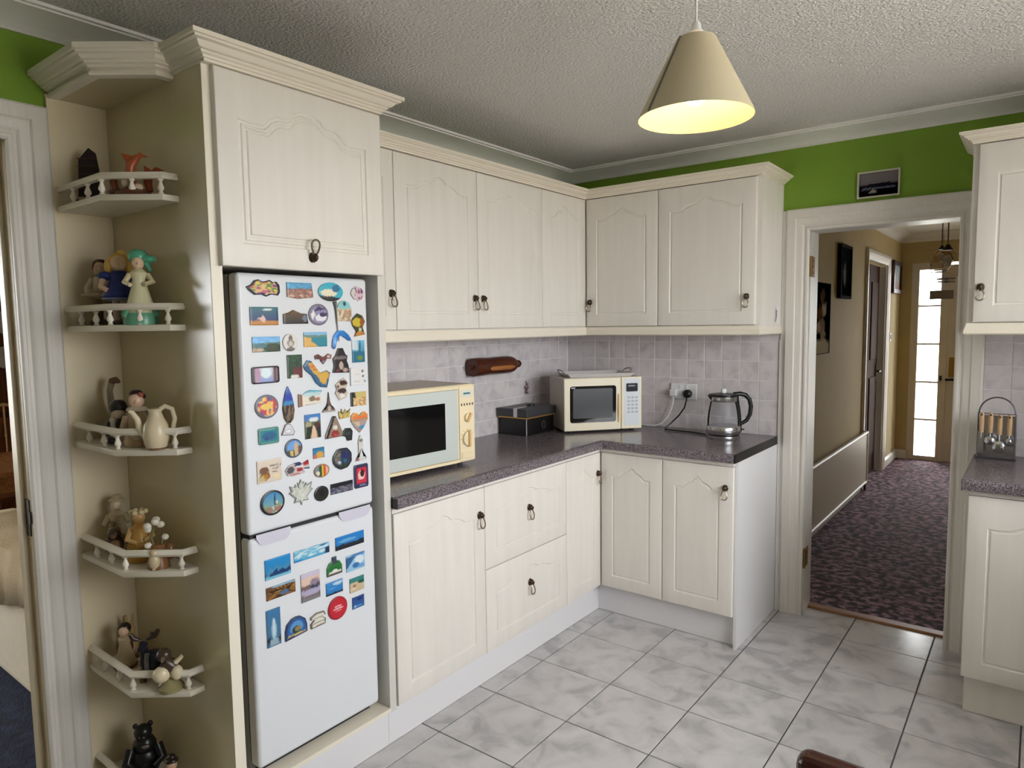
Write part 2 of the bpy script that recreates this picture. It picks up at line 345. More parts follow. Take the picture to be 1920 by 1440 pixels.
# glazed entrance
g1 = thing('window_2', 'tall narrow glazed side light of hall entrance split into five panes', 'window', (1.38, HY1, 0), kind='structure')
frame_m = mat('pale_grey_frame', (214, 206, 190), .5)
obj('window_frame', MB().box(1.215, 1.283, HY1, HY1+.07, 0, 2.08).box(1.48, 1.55, HY1, HY1+.07, 0, 2.08).box(1.283, 1.48, HY1, HY1+.07, 2.01, 2.08).box(1.283, 1.48, HY1, HY1+.07, 0, .05), frame_m, g1)
zz = [.05, .437, .836, 1.237, 1.635, 2.01]
for z in zz[1:-1]: obj('muntin', B(1.283, 1.48, HY1+.015, HY1+.045, z-.009, z+.009), frame_m, g1)
for a, b in zip(zz, zz[1:]): obj('pane', B(1.283, 1.48, HY1+.028, HY1+.034, a+.009, b-.009), glass_pane, g1)
obj('lock', MB().box(1.495, 1.515, HY1-.012, HY1, .86, .91), black_pl, g1)
d2 = thing('door_2', 'pale front door at the end of the hall with brass plate', 'door', (1.93, HY1, 0), kind='structure')
obj('leaf', MB().box(1.551, 1.80, HY1+.005, HY1+.055, .01, 2.05).box(2.22, 2.31, HY1+.005, HY1+.055, .01, 2.05).box(1.80, 2.22, HY1+.005, HY1+.055, .01, .25).box(1.80, 2.22, HY1+.005, HY1+.055, 1.93, 2.05), frame_m, d2)
obj('pane', B(1.80, 2.22, HY1+.027, HY1+.033, .25, 1.93), glass_pane, d2)  # unseen glazing added to the door leaf to let more daylight into the hall
obj('brass_plate', B(1.575, 1.625, HY1-.004, HY1+.006, .90, 1.10), brass, d2, bevel=.002)
obj('lever_handle', MB().tube([(1.6, HY1, .872), (1.6, HY1-.045, .872), (1.69, HY1-.045, .872)], .011).box(1.55, 1.68, HY1-.05, HY1-.038, .862, .882), mat('dark_bronze', (54, 46, 38)), d2)

# ================================================================== SETTING: living room
LX = -4.2
struct('floor_living', B(LX, -.06, -6.2, .6, -.06, .004), navy_carpet, 'navy patterned living room carpet', 'carpet')
struct('ceiling_living', B(LX-.1, -.06, -6.2, .6, CZ, CZ+.08), mat('white_hall_ceiling', (226, 222, 214)), 'living room ceiling', 'ceiling')
struct('wall_living_near', MB().box(-.12, -.06, DY0+.031, .6, 0, CZ).box(-.12, -.06, DY1-.031, DY0+.031, DH+.031, CZ).box(-.12, -.06, -6.2, DY1-.031, 0, CZ), living_paint, 'living room side of the doorway wall', 'wall')
struct('wall_living_far', MB().box(LX-.12, LX, -3.25, .6, 0, CZ).box(LX-.12, LX, -6.2, -5.85, 0, CZ).box(LX-.12, LX, -5.85, -3.25, 0, .4).box(LX-.12, LX, -5.85, -3.25, 2.2, CZ), living_paint, 'far living room wall behind the wooden dresser', 'wall')
struct('wall_living_side', MB().box(LX-.12, -.06, .6, .7, 0, CZ).box(LX-.12, -.06, -6.3, -6.2, 0, CZ), living_paint, 'side walls of the living room', 'wall')
w3 = struct('window_3', MB().box(LX-.1, LX-.04, -5.85, -5.78, .4, 2.2).box(LX-.1, LX-.04, -3.32, -3.25, .4, 2.2).box(LX-.1, LX-.04, -5.85, -3.25, .4, .47).box(LX-.1, LX-.04, -5.85, -3.25, 2.13, 2.2).box(LX-.1, LX-.04, -4.58, -4.52, .4, 2.2), white_pl, 'white living room window', 'window')
for a, b in ((-5.78, -4.58), (-4.52, -3.32)): obj('pane', B(LX-.075, LX-.069, a, b, .47, 2.13), glass_pane, w3)
struct('ground', B(-60, 60, -60, 60, -.5, -.3), bounce_ground, 'unseen ground around the house, made pale to bounce daylight indoors', 'ground')
# ================================================================== KITCHEN UNITS
class Fr:
    """front frame: origin o, horizontal axis U, outward normal N"""
    def __init__(s, o, U, N): s.o, s.U, s.N = Vector(o), Vector(U), Vector(N)
    def P(s, u, v, d): q = s.o+s.U*u+s.N*d; return (q.x, q.y, q.z+v)
def FX(x): return Fr((x, 0, 0), (0, 1, 0), (1, 0, 0))       # faces +x, u = y
def FY(y): return Fr((0, y, 0), (1, 0, 0), (0, -1, 0))      # faces -y, u = x
KEYS = [(0,.0),(.06,-.03),(.15,.03),(.24,.36),(.30,.5),(.36,.52),(.43,.86),(.5,1)]
WIDE = [(0,0),(.08,-.05),(.17,-.05),(.235,.36),(.285,.50),(.345,.48),(.40,.82),(.46,.99),(.5,1)]
def aprofile(t, wide=False):
    t = min(t, 1-t); K_ = WIDE if wide else KEYS
    for (a, p), (b, q) in zip(K_, K_[1:]):
        if t <= b:
            k = (t-a)/(b-a); k = (1-math.cos(math.pi*k))/2*.6+k*.4; return p+(q-p)*k
    return 1
def panel_front(F, u0, u1, v0, v1, th, mg=.062, amp=.055, arch=True, wide=False):
    """raised-and-fielded slab with cathedral arch groove"""
    W = u1-u0; nb, ns, nt = 6, 6, 36
    mg = min(mg, W*.2); amp = min(amp, (v1-v0)*.2)
    def loop(o):
        a0, a1 = u0+mg+o, u1-mg-o; b0 = v0+mg+o; top = v1-mg*.95-(amp if arch else 0)-o
        L = [(a0+(a1-a0)*i/nb, b0) for i in range(nb)]
        L += [(a1, b0+(top-b0)*i/ns) for i in range(ns)]
        L += [(a1-(a1-a0)*i/nt, top+(amp*aprofile(i/nt, wide) if arch else 0)) for i in range(nt)]
        L += [(a0, top-(top-b0)*i/ns) for i in range(ns)]
        return L
    def rect(e):
        a0, a1, b0, b1 = u0+e, u1-e, v0+e, v1-e
        L = [(a0+(a1-a0)*i/nb, b0) for i in range(nb)]+[(a1, b0+(b1-b0)*i/ns) for i in range(ns)]
        L += [(a1-(a1-a0)*i/nt, b1) for i in range(nt)]+[(a0, b1-(b1-b0)*i/ns) for i in range(ns)]
        return L
    seq = [(rect(0), -th), (rect(0), -.004), (rect(.0015), -.001), (rect(.004), 0), (loop(0), 0), (loop(.003), -.004), (loop(.009), -.0045), (loop(.012), -.0012), (loop(.019), -.001)]+([(loop(.021), -.0034), (loop(.025), -.0034), (loop(.029), 0)] if wide else [(loop(.032), -.0003), (loop(.035), 0)])
    mb = MB(); n = len(seq[0][0])
    for L, d in seq: mb.v += [F.P(u, v, d) for u, v in L]
    for i in range(len(seq)-1):
        for k in range(n): mb.f.append((i*n+k, i*n+(k+1) % n, (i+1)*n+(k+1) % n, (i+1)*n+k))
    mb.f += [tuple(range(n))[::-1], tuple(range((len(seq)-1)*n, len(seq)*n))]
    return mb
def handle_mb(F, u, v, flip=False):
    t = MB(); s = -1 if flip else 1
    t.ell((0, .010, 0), (.0115, .011, .0135), 12); t.ell((0, .002, 0), (.014, .004, .016), 12)
    t.ell((0, .021, 0), (.006, .004, .007), 10); global NK; NK = len(t.f)
    pts = []
    for k in range(20):
        a = 2*math.pi*k/20; w = .0185*(.45+.55*(1-math.cos(a))/2)
        pts.append((math.sin(a)*w, .014+.006*(1-math.cos(a))/2, s*(-.006-.0225*(1-math.cos(a)))))
    t.tube(pts, .003, 6, closed=True)
    return MB().mapped(t, lambda p: F.P(u+p[0], v+p[2], p[1]))
bronze = mat('dark_handle_bronze', (78, 62, 48), .35, metal=.7)
silver = mat('worn_silver', (166, 152, 132), .32, metal=.95)
def add_handle(d, F, u, v, flip=False):
    h = obj('handle', handle_mb(F, u, v, flip), silver, d, smooth=60); h.data.materials.append(bronze)
    for p in h.data.polygons:
        if p.index < NK: p.material_index = 1
    return h
def door(parent, F, u0, u1, v0, v1, th=.018, handle=None, flip=False, name='door', amp=.055, g=.0015, wide=False):
    d = obj(name, panel_front(F, u0+g, u1-g, v0+g, v1-g, th, amp=amp, wide=wide), cream, parent, smooth=25)
    if handle: add_handle(d, F, handle[0], handle[1], flip)
    return d

XB, YB, XU, YU = .582, -.597, .347, -.347
ZDB, ZDT = .155, .8485
UB, UT = 1.4788, 2.1598
# ---- worktop -------------------------------------------------------
nose = [(-.02,.91),(-.012,.9092),(-.005,.906),(-.001,.900),(0,.893),(0,.876),(-.003,.87),(-.02,.87)]
wk = thing('worktop', 'speckled purple-grey laminate L-shaped worktop under microwaves and kettle', 'worktop', (.3, -1.0, .87))
obj('slab', MB().prism([(.003,-2.003),(.59,-2.003),(.59,-.605),(1.27,-.605),(1.27,-.008),(.003,-.008)], .87, .91), work_m, wk)
obj('front_edge', MB().sweep([(.61,-2.003),(.61,-.625),(1.27,-.625)], nose), work_m, wk, smooth=40)
obj('edge_strip', B(1.2701, 1.278, -.622, -.008, .8705, .909), black_edge, wk, label='black edging strip')
obj('edge_strip', B(.565, .609, -2.0032, -2.0038, .871, .905), black_edge, wk, label='black end cap')
# ---- base cabinets -------------------------------------------------
def base_left(name, label, y0, y1):
    t = thing(name, label, 'cabinet', (.3, (y0+y1)/2, .15), group='base cabinets on the left run')
    obj('body', MB().box(.02, XB-.019, y0+.001, y1-.001, .152, .845).box(XB-.04, XB-.004, y0+.001, y1-.001, ZDT+.001, .869), cream, t)
    return t
t = base_left('base_cabinet', 'cream arched-panel base cabinet under the large microwave, next to fridge', -2.003, -1.5115)
door(t, FX(XB), -2.0, -1.5115, ZDB, ZDT, handle=(-1.545, .742))
t = base_left('drawer_cabinet', 'cream base cabinet with two deep drawers and drop handles', -1.5115, -.9121)
obj('drawer', panel_front(FX(XB), -1.51, -.9136, .5055, ZDT-.001, .018, amp=.045), cream, t, smooth=25)
add_handle(t.children[-1], FX(XB), -1.212, .70)
obj('drawer', panel_front(FX(XB), -1.51, -.9136, ZDB, .5025, .018, amp=.045), cream, t, smooth=25)
add_handle(t.children[-1], FX(XB), -1.212, .365)
t = thing('corner_base_cabinet', 'cream corner base cabinet with two doors meeting at the inner angle', 'cabinet', (.3, -.3, .15))
obj('body', MB().box(.02, XB-.019, -.911, -.02, .152, .845).box(XB-.018, .918, YB+.019, -.02, .152, .845).box(XB-.04, XB-.004, -.911, YB, ZDT+.001, .869).box(XB-.004, .918, YB+.004, YB+.04, ZDT+.001, .869), cream, t)
door(t, FX(XB), -.9121, YB-.0015, ZDB, ZDT, handle=(-.628, .745))
door(t, FY(YB), XB+.0015, .919, ZDB, ZDT)
t = thing('end_base_cabinet', 'cream end base cabinet below the kettle with plain side panel', 'cabinet', (1.1, -.3, 0))
obj('body', MB().box(.92, 1.262, YB+.019, -.02, .152, .845).box(.92, 1.262, YB+.004, YB+.04, ZDT+.001, .869), cream, t)
obj('side_panel', B(1.2635, 1.276, YB+.019, -.002, .0, .869), white_plinth, t)
door(t, FY(YB), .919, 1.263, ZDB, ZDT, handle=(1.226, .75))
t = thing('plinth', 'white L-shaped plinth board under the left and corner base cabinets', 'plinth', (.5, -1, 0))
obj('board', MB().sweep([(.533,-2.005),(.533,-.539),(1.263,-.539)], [(0,0.002),(0,.151),(-.016,.151),(-.016,0.002)]), white_plinth, t)
# ---- upper cabinets ------------------------------------------------
def upper_left(label, y0, y1, name='wall_cabinet'):
    t = thing(name, label, 'cabinet', (.17, (y0+y1)/2, UB), group='wall cabinets above the microwaves')
    obj('body', B(.01, XU-.019, y0+.001, y1-.001, UB-.012, UT+.01), cream, t); return t
t = upper_left('narrow cream wall cabinet half hidden beside the tall fridge unit', -2.003, -1.7379)
door(t, FX(XU), -2.0, -1.7379, UB, UT, handle=(-1.765, 1.62))
t = upper_left('cream double-door wall cabinet above the large microwave', -1.7379, -.756)
door(t, FX(XU), -1.7379, -1.2493, UB, UT, handle=(-1.277, 1.612)); door(t, FX(XU), -1.2493, -.756, UB, UT, handle=(-1.222, 1.612))
t = thing('corner_wall_cabinet', 'cream corner wall cabinet with two doors meeting at the inner angle', 'cabinet', (.17, -.17, UB))
obj('body', MB().box(.01, XU-.019, -.755, -.01, UB-.012, UT+.01).box(XU-.018, .769, YU+.019, -.01, UB-.012, UT+.01), cream, t)
door(t, FX(XU), -.756, YU-.0015, UB, UT); door(t, FY(YU), XU+.0015, .770, UB, UT, handle=(.372, 1.61))
t = thing('end_wall_cabinet', 'cream single-door wall cabinet next to the hall doorway', 'cabinet', (1.0, -.17, UB))
obj('body', B(.771, 1.262, YU+.019, -.01, UB-.012, UT+.01), cream, t)
obj('side_panel', B(1.2622, 1.282, YU+.019, -.002, UB-.03, UT+.01), cream, t)
door(t, FY(YU), .770, 1.262, UB, UT, handle=(1.222, 1.612))
crown_lo = [(-.02,UT+.002),(.003,UT+.002),(.003,UT+.009),(.008,UT+.010),(.010,UT+.015),(.018,UT+.017),(.018,UT+.021),(.026,UT+.024),(.031,UT+.031),(.039,UT+.033),(.039,UT+.036),(.045,UT+.037),(.045,UT+.045),(-.02,UT+.045)]
t = thing('cabinet_cornice', 'cream moulded cornice along the top of the wall cabinets', 'cornice', (.35, -.4, UT))
obj('moulding', MB().sweep([(XU,-2.003),(XU,YU),(1.282,YU),(1.282,-.004)], crown_lo), cream_trim, t, smooth=20)
t = thing('cabinet_pelmet', 'cream light pelmet along the bottom of the wall cabinets', 'pelmet', (.35, -.4, UB))
obj('moulding', MB().sweep([(XU,-2.003),(XU,YU),(1.283,YU),(1.283,-.01)], [(-.022,UB-.013),(-.022,UB-.048),(-.004,UB-.048),(.002,UB-.043),(.003,UB-.02),(-.002,UB-.008),(-.002,UB-.003),(-.018,UB-.003),(-.018,UB-.013)]), cream_trim, t, smooth=20)
# ---- tall fridge housing ------------------------------------------
TL0, TL1, TR0, TR1 = -2.612, -2.58, -2.036, -2.006
XC, XD = .578, .600
t = thing('fridge_housing', 'tall cream fridge housing with arched flap door above the fridge', 'cabinet', (.3, -2.31, 0))
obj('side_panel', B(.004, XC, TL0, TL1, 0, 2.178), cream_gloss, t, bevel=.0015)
obj('edge_strip', B(XC+.0002, XC+.002, TL0, TL1, 0, 2.178), cream_trim, t)
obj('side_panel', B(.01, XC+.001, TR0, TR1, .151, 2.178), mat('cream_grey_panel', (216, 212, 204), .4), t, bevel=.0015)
obj('top_box', MB().box(.02, XC-.01, TL1+.001, TR0-.001, 1.665, 1.685).box(.02, XC-.01, TL1+.001, TR0-.001, 2.15, 2.178).box(.004, .02, TL1+.001, TR0-.001, 1.665, 2.178), cream, t)
obj('deck', MB().box(.02, XC-.002, TL1+.001, TR0-.001, .15, .168).box(XC-.002, XC+.006, TL1-.001, TR0+.001, .158, .17), cream_trim, t)
obj('plinth', B(.517, .533, TL0, TR1, .002, .149), white_plinth, t)
obj('back', B(.004, .012, TL1+.001, TR0-.001, .168, 1.664), mat('grey_back', (120, 118, 114), .8), t)
d = door(t, FX(XD), -2.591, -2.025, 1.659, 2.176, th=.02, handle=(-2.305, 1.70), flip=True, amp=.062, wide=True)
crown_hi = [(-.02,2.176),(.004,2.176),(.004,2.183),(.009,2.184),(.011,2.189),(.019,2.192),(.019,2.197),(.027,2.199),(.034,2.205),(.039,2.212),(.05,2.214),(.05,2.219),(.058,2.220),(.058,2.231),(-.02,2.231)]
obj('cornice', MB().sweep([(.44,TL0),(XD,TL0),(XD,TR1-.02),(.37,TR1-.02)], crown_hi), cream_trim, t, smooth=20)
# ---- fridge --------------------------------------------------------
FY0, FY1, XF = -2.522, -2.058, .55
fr = thing('fridge_freezer', 'white upright fridge freezer covered with souvenir magnets', 'fridge', (.28, -2.29, .168))
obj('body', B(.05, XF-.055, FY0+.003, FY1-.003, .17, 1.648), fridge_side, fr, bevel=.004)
obj('fridge_door', B(XF-.05, XF, FY0, FY1, .898, 1.65), fridge_m, fr, bevel=.012, seg=4)
obj('freezer_door', B(XF-.05, XF, FY0, FY1, .192, .887), fridge_m, fr, bevel=.012, seg=4)
obj('door_gasket', MB().box(XF-.055, XF-.05, FY0+.006, FY1-.006, .2, 1.64).box(XF-.05, XF-.01, FY0+.008, FY1-.008, .884, .9), dark_gap, fr)
for y0, y1 in ((-2.50, -2.385), (-2.205, -2.075)):
    m = MB(); n = 14; pr = []
    for i in range(n+1):
        k = i/n; yy = y0+(y1-y0)*k; q = .5*min(1, 6*min(k, 1-k)); pr.append((yy, .884-.022*(1-(2*abs(k-.5))**6)))
    vs = [(XF+.001, a, .897) for a, b in pr]+[(XF+.004, a, b) for a, b in pr]+[(XF-.01, a, b) for a, b in pr]
    L = n+1; m.add(vs, [(i, i+1, L+i+1, L+i) for i in range(n)]+[(L+i, L+i+1, 2*L+i+1, 2*L+i) for i in range(n)])
    obj('handle_scoop', m, lavender, fr, smooth=True)
for z in (.205,): obj('foot_vent', B(XF-.06, XF-.03, FY0+.02, FY1-.02, .17, .19), dark_gap, fr)
# ---- corner display shelves ---------------------------------------
PLAN = [(0,-2.612),(0,-2.762),(.30,-2.762),(.432,-2.656),(.432,-2.612)]
ds = thing('display_shelf_unit', 'tall cream corner display unit with galleried shelves of figurines', 'shelf unit', (.15, -2.68, 0))
obj('back_panel', B(.002, .014, -2.7735, -2.6125, 0, 2.178), mat('beige_back_panel', (232, 216, 182), .4), ds)
SZ = [1.842, 1.490, 1.144, .797, .442, .09]
for z in SZ:
    sh = obj('shelf', MB().prism([(.0145,-2.6125),(.0145,-2.752),(.297,-2.752),(.424,-2.651),(.424,-2.6125)], z, z+.016), cream_trim, ds)
    path = [(.0145,-2.757),(.30,-2.757),(.428,-2.654),(.428,-2.6125)]
    obj('edge', MB().sweep(path, [(.004,z),(.006,z+.006),(.004,z+.016),(-.008,z+.018),(-.008,z)]), cream_trim, sh, smooth=40)
    obj('rail', MB().sweep(path, [(-.013,z+.058),(.003,z+.058),(.006,z+.064),(.003,z+.070),(-.002,z+.076),(-.008,z+.076),(-.013,z+.070)]), cream_trim, sh, smooth=40)
    sp = [(.0045,0),(.0075,.003),(.0045,.006),(.006,.010),(.009,.014),(.0085,.019),(.005,.028),(.0038,.034),(.006,.036),(.0075,.039),(.0075,.041)]
    for (x, y) in ((.105,-2.752),(.205,-2.752),(.293,-2.751),(.36,-2.702),(.418,-2.653)):
        obj('spindle', MB().lathe(sp, (x, y, z+.017), 10), cream_trim, sh, smooth=50)
cp = obj('canopy', MB().prism([(.002,-2.6125)]+[(max(.002,x),y) for x, y in PLAN[1:4]]+[(.432,-2.6125)], 2.168, 2.18), cream_gloss, ds)
obj('cornice', MB().sweep([(.002,-2.762),(.30,-2.762),(.432,-2.656),(.432,-2.6125)], [(-.02,2.166),(.006,2.166),(.009,2.171),(.006,2.178),(-.001,2.180),(.003,2.184),(.010,2.186),(.012,2.191),(.020,2.194),(.020,2.199),(.028,2.202),(.035,2.210),(.043,2.213),(.043,2.218),(.05,2.220),(.05,2.234),(-.02,2.234)]), cream_trim, cp, smooth=20)
# ---- right-hand units ---------------------------------------------
t = thing('base_cabinet', 'cream base cabinet right of the hall doorway under cutlery rack', 'cabinet', (2.4, -.3, .15))
obj('body', MB().box(2.137, 2.72, YB+.019, -.02, .152, .845).box(2.137, 2.72, YB+.004, YB+.04, ZDT+.001, .869), cream, t)
door(t, FY(YB), 2.133, 2.722, ZDB, ZDT, handle=(2.69, .75))
t = thing('base_cabinet', 'cream base cabinet out of frame in the right corner', 'cabinet', (3.0, -.3, .15))
obj('body', MB().box(2.724, XR-.005, YB+.019, -.02, .152, .869), cream, t); door(t, FY(YB), 2.724, XR-.004, ZDB, ZDT, handle=(2.76, .75))
t = thing('plinth', 'white plinth board under the right-hand base cabinets', 'plinth', (2.7, -.54, 0))
obj('board', MB().box(2.142, XR, -.545, -.529, .002, .151).box(2.142, 2.158, -.529, -.02, .002, .151), cream, t)
wk2 = thing('worktop', 'speckled purple-grey worktop right of the hall doorway', 'worktop', (2.7, -.3, .87))
obj('slab', MB().prism([(2.118,-.605),(XR-.003,-.605),(XR-.003,-.008),(2.118,-.008)], .87, .91), work_m, wk2)
obj('front_edge', MB().sweep([(2.116,-.625),(XR-.003,-.625)], nose), work_m, wk2, smooth=40)
obj('edge_strip', B(2.113, 2.1178, -.622, -.008, .868, .909), work_m, wk2)
t = thing('wall_cabinet', 'cream arched-panel wall cabinet right of the hall doorway', 'cabinet', (2.4, -.17, UB))
obj('body', B(2.105, 2.72, YU+.019, -.01, UB-.012, UT+.01), cream, t); obj('side_panel', B(2.086, 2.1048, YU+.019, -.002, UB-.03, UT+.01), cream, t)
door(t, FY(YU), 2.105, 2.722, UB, UT, handle=(2.128, 1.615))
t = thing('wall_cabinet', 'cream wall cabinet out of frame in the right corner', 'cabinet', (3.0, -.17, UB))
obj('body', B(2.724, XR-.005, YU+.019, -.01, UB-.012, UT+.01), cream, t); door(t, FY(YU), 2.724, XR-.004, UB, UT, handle=(2.76, 1.615))
t = thing('cabinet_cornice', 'cream moulded cornice on the right-hand wall cabinets', 'cornice', (2.6, -.4, UT))
obj('moulding', MB().sweep([(2.086,-.004),(2.086,YU),(XR-.06,YU)], crown_lo), cream_trim, t, smooth=20)
t = thing('cabinet_pelmet', 'cream pelmet under the right-hand wall cabinets', 'pelmet', (2.6, -.4, UB))
obj('moulding', MB().sweep([(2.085,-.01),(2.085,YU),(XR-.004,YU)], [(-.022,UB-.013),(-.022,UB-.048),(.0,UB-.048),(.008,UB-.043),(.006,UB-.03),(.002,UB-.018),(-.002,UB-.003),(-.018,UB-.003),(-.018,UB-.013)]), cream_trim, t, smooth=20)
# ================================================================== PENDANT LAMP
LPX, LPY = 1.618, -1.9
lp = thing('pendant_lamp', 'lit cream cone-shaped pendant lamp hanging from the kitchen ceiling', 'lamp', (LPX, LPY, 2.0))
obj('ceiling_rose', MB().lathe([(.04,CZ),(.04,CZ-.012),(.02,CZ-.03),(.006,CZ-.034)], (LPX,LPY,0), 20), white_pl, lp, smooth=40)
obj('cord', MB().tube([(LPX,LPY,CZ-.03),(LPX,LPY,2.225)], .0032), white_pl, lp, smooth=True)
obj('lamp_holder', MB().lathe([(.006,2.232),(.011,2.226),(.013,2.212),(.019,2.205),(.019,2.15),(.012,2.145)], (LPX,LPY,0), 18), white_pl, lp, smooth=40)
shade_m = mat('lined_paper_shade', (206, 194, 164), .8)
nt = shade_m.node_tree; _b = nt.nodes['Principled BSDF']; _tr = nt.nodes.new('ShaderNodeBsdfTranslucent'); _tr.inputs[0].default_value = lin((236, 206, 150))
_mx = nt.nodes.new('ShaderNodeMixShader'); _mx.inputs[0].default_value = .03; nt.links.new(_b.outputs[0], _mx.inputs[1]); nt.links.new(_tr.outputs[0], _mx.inputs[2]); nt.links.new(_mx.outputs[0], nt.nodes['Material Output'].inputs[0])
sh = MB(); n = 48
pr = [(.1425,2.0),(.0475,2.19),(.0455,2.19),(.1405,2.0)]
sh.lathe(pr, (LPX,LPY,0), n, cap=False); k = len(pr); sh.f += [((k-1)*n+i, (k-1)*n+(i+1)%n, (i+1)%n, i) for i in range(n)]
shd = obj('shade', sh, shade_m, lp, smooth=40)
a = math.radians(243); ca, sa = math.cos(a), math.sin(a)
obj('seam', MB().tube([(LPX+ca*.1435, LPY+sa*.1435, 2.001), (LPX+ca*.0485, LPY+sa*.0485, 2.189)], .0028, 6), mat('shade_seam', (120, 116, 104), .8), shd)
obj('shade_ring', MB().tube([(LPX+.045*math.cos(q), LPY+.045*math.sin(q), 2.186) for q in [2*math.pi*i/24 for i in range(24)]], .0018, 6, closed=True).tube([(LPX-.045,LPY,2.186),(LPX+.045,LPY,2.186)], .0015, 6), white_pl, lp)
obj('bulb', MB().lathe([(.008,2.145),(.012,2.135),(.018,2.115),(.028,2.085),(.03,2.065),(.024,2.043),(.012,2.034),(.003,2.032)], (LPX,LPY,0), 20), mat('lit_bulb', (255, 220, 150), emit=((255, 236, 190), 14)), lp, smooth=True)
pl = bpy.data.lights.new('bulb_light', 'POINT'); pl.energy = 1.0; pl.color = (1.0, .80, .30); pl.shadow_soft_size = .032
plo = bpy.data.objects.new('bulb_light', pl); COL.objects.link(plo); plo.parent = lp; plo.location = (0, 0, .03)

# ================================================================== APPLIANCES
def local_thing(name, label, cat, loc, rz): return thing(name, label, cat, loc, rz)
# large old microwave: local front = +x, width along y
th = math.radians(-4.76); W, D, Hh = .53, .345, .325
cxm = .437 - math.cos(th)*D/2 + math.sin(th)*W/2; cym = -1.40 - math.sin(th)*D/2 - math.cos(th)*W/2
m1 = thing('microwave', 'large old cream microwave with grey door and dials, by the fridge unit', 'microwave', (cxm, cym, .91), th)
def lo(name, mb, m, parent, **k): return obj(name, mb, m, parent, local=True, **k)
lo('casing', B(-D/2, D/2-.02, -W/2, W/2, .015, .015+Hh), top_grey, m1, bevel=.004)
lo('front_frame', MB().box(D/2-.02, D/2-.004, -W/2, W/2, .015, .015+Hh), beige_yel, m1, bevel=.003)
dr = lo('door', MB().box(D/2-.004, D/2+.004, -W/2+.012, W/2-.095, .032, .322), grey_door, m1, bevel=.003)
lo('window', B(D/2+.004, D/2+.0055, -W/2+.07, W/2-.167, .083, .272), black_gl, dr)
lo('trim', MB().box(D/2-.004, D/2+.002, W/2-.0945, W/2-.089, .02, .335).box(D/2-.004, D/2+.006, -W/2+.002, W/2-.09, .324, .337).box(D/2-.004, D/2+.006, -W/2+.002, W/2-.09, .018, .03), beige_yel, m1)
cpn = lo('control_panel', B(D/2-.004, D/2+.005, W/2-.087, W/2-.002, .02, .336), mat('yellowed_panel', (245, 228, 192), .4), m1, bevel=.002)
lo('name_plate', MB().box(D/2+.005, D/2+.0058, W/2-.075, W/2-.014, .288, .318), mat('pale_plate', (226, 226, 214), .4), cpn)
lo('lettering', MB().box(D/2+.0058, D/2+.0062, W/2-.064, W/2-.026, .299, .3065), mat('teal_print', (70, 120, 130), .5), cpn)
for i in range(5): lo('mark', B(D/2+.005, D/2+.0056, W/2-.078+i*.0155, W/2-.072+i*.0155, .252, .262), mat('brown_print', (66, 50, 36), .6), cpn)
def knob(z, tilt, r):
    kb = MB().tube([(D/2+.005, W/2-.045, z), (D/2+.016, W/2-.045, z)], r, 20)
    k = lo('dial', kb, beige_yel, cpn, smooth=40)
    c, s = math.cos(tilt), math.sin(tilt); t_ = MB().box(-.004, .004, -.005, .005, -r*1.15, r*1.15)
    lo('grip', MB().mapped(t_, lambda p: (D/2+.02+p[0], W/2-.045+p[1]*c-p[2]*s, z+p[1]*s+p[2]*c)), mat('tan_grip', (226, 190, 130), .4), k)
knob(.203, -.5, .017); knob(.115, 0, .030)
for i in range(9):
    q = math.radians(215-i*31); lo('mark', B(D/2+.005, D/2+.0055, W/2-.045+.037*math.cos(q)-.0015, W/2-.045+.037*math.cos(q)+.0015, .115+.037*math.sin(q)-.0015, .115+.037*math.sin(q)+.0015), MATS['brown_print'], cpn)
lo('door_button', B(D/2+.005, D/2+.009, W/2-.08, W/2-.01, .03, .058), beige_yel, cpn, bevel=.002)
for sx in (-1, 1):
    for sy in (-1, 1): lo('foot', MB().lathe([(.012,0),(.012,.016)], (sx*(D/2-.05), sy*(W/2-.04), 0), 12), black_pl, m1)
# small ivory microwave, turned into the corner
th = math.radians(-40); W, D = .4415, .285
fx, fy = (.323+.607)/2, (-.535-.197)/2
m2 = thing('microwave', 'small ivory digital microwave set across the worktop corner', 'microwave', (fx-math.cos(th)*D/2, fy-math.sin(th)*D/2, .91), th)
lo('casing', B(-D/2, D/2-.018, -W/2, W/2, .012, .295), top_grey, m2, bevel=.003)
dr = lo('door', B(D/2-.018, D/2, -W/2, W/2-.118, .01, .295), ivory, m2, bevel=.006)
rr = []
def rrect(y0, y1, z0, z1, r, n=5):
    L = []
    for (cy, cz, a0) in ((y1-r, z1-r, 0), (y0+r, z1-r, 90), (y0+r, z0+r, 180), (y1-r, z0+r, 270)):
        for i in range(n+1): q = math.radians(a0+90*i/n); L.append((cy+r*math.cos(q), cz+r*math.sin(q)))
    return L
def plate(L, x0, x1):
    n = len(L); return MB().add([(x0, y, z) for y, z in L]+[(x1, y, z) for y, z in L], [tuple(range(n)), tuple(range(n, 2*n))]+[(i, (i+1) % n, (i+1) % n+n, i+n) for i in range(n)])
wn = lo('window', plate(rrect(-W/2+.033, W/2-.148, .055, .252, .014), D/2, D/2+.0015), black_gl, dr)
lo('mesh_screen', plate(rrect(-W/2+.05, W/2-.168, .078, .238, .01), D/2+.0016, D/2+.002), mat('dark_mesh', (34, 36, 40), .3), wn)
lo('name_plate', B(D/2+.0016, D/2+.002, -W/2+.04, -W/2+.062, .24, .247), mat('silver_print', (170, 172, 176), .4), wn)
lo('door_pull', MB().tube([(D/2+.002, W/2-.135, .05+.155*i/10) for i in range(11)], [.003+.003*math.sin(math.pi*i/10) for i in range(11)], 8), mat('tan_grip', (226, 190, 130)), dr, smooth=True)
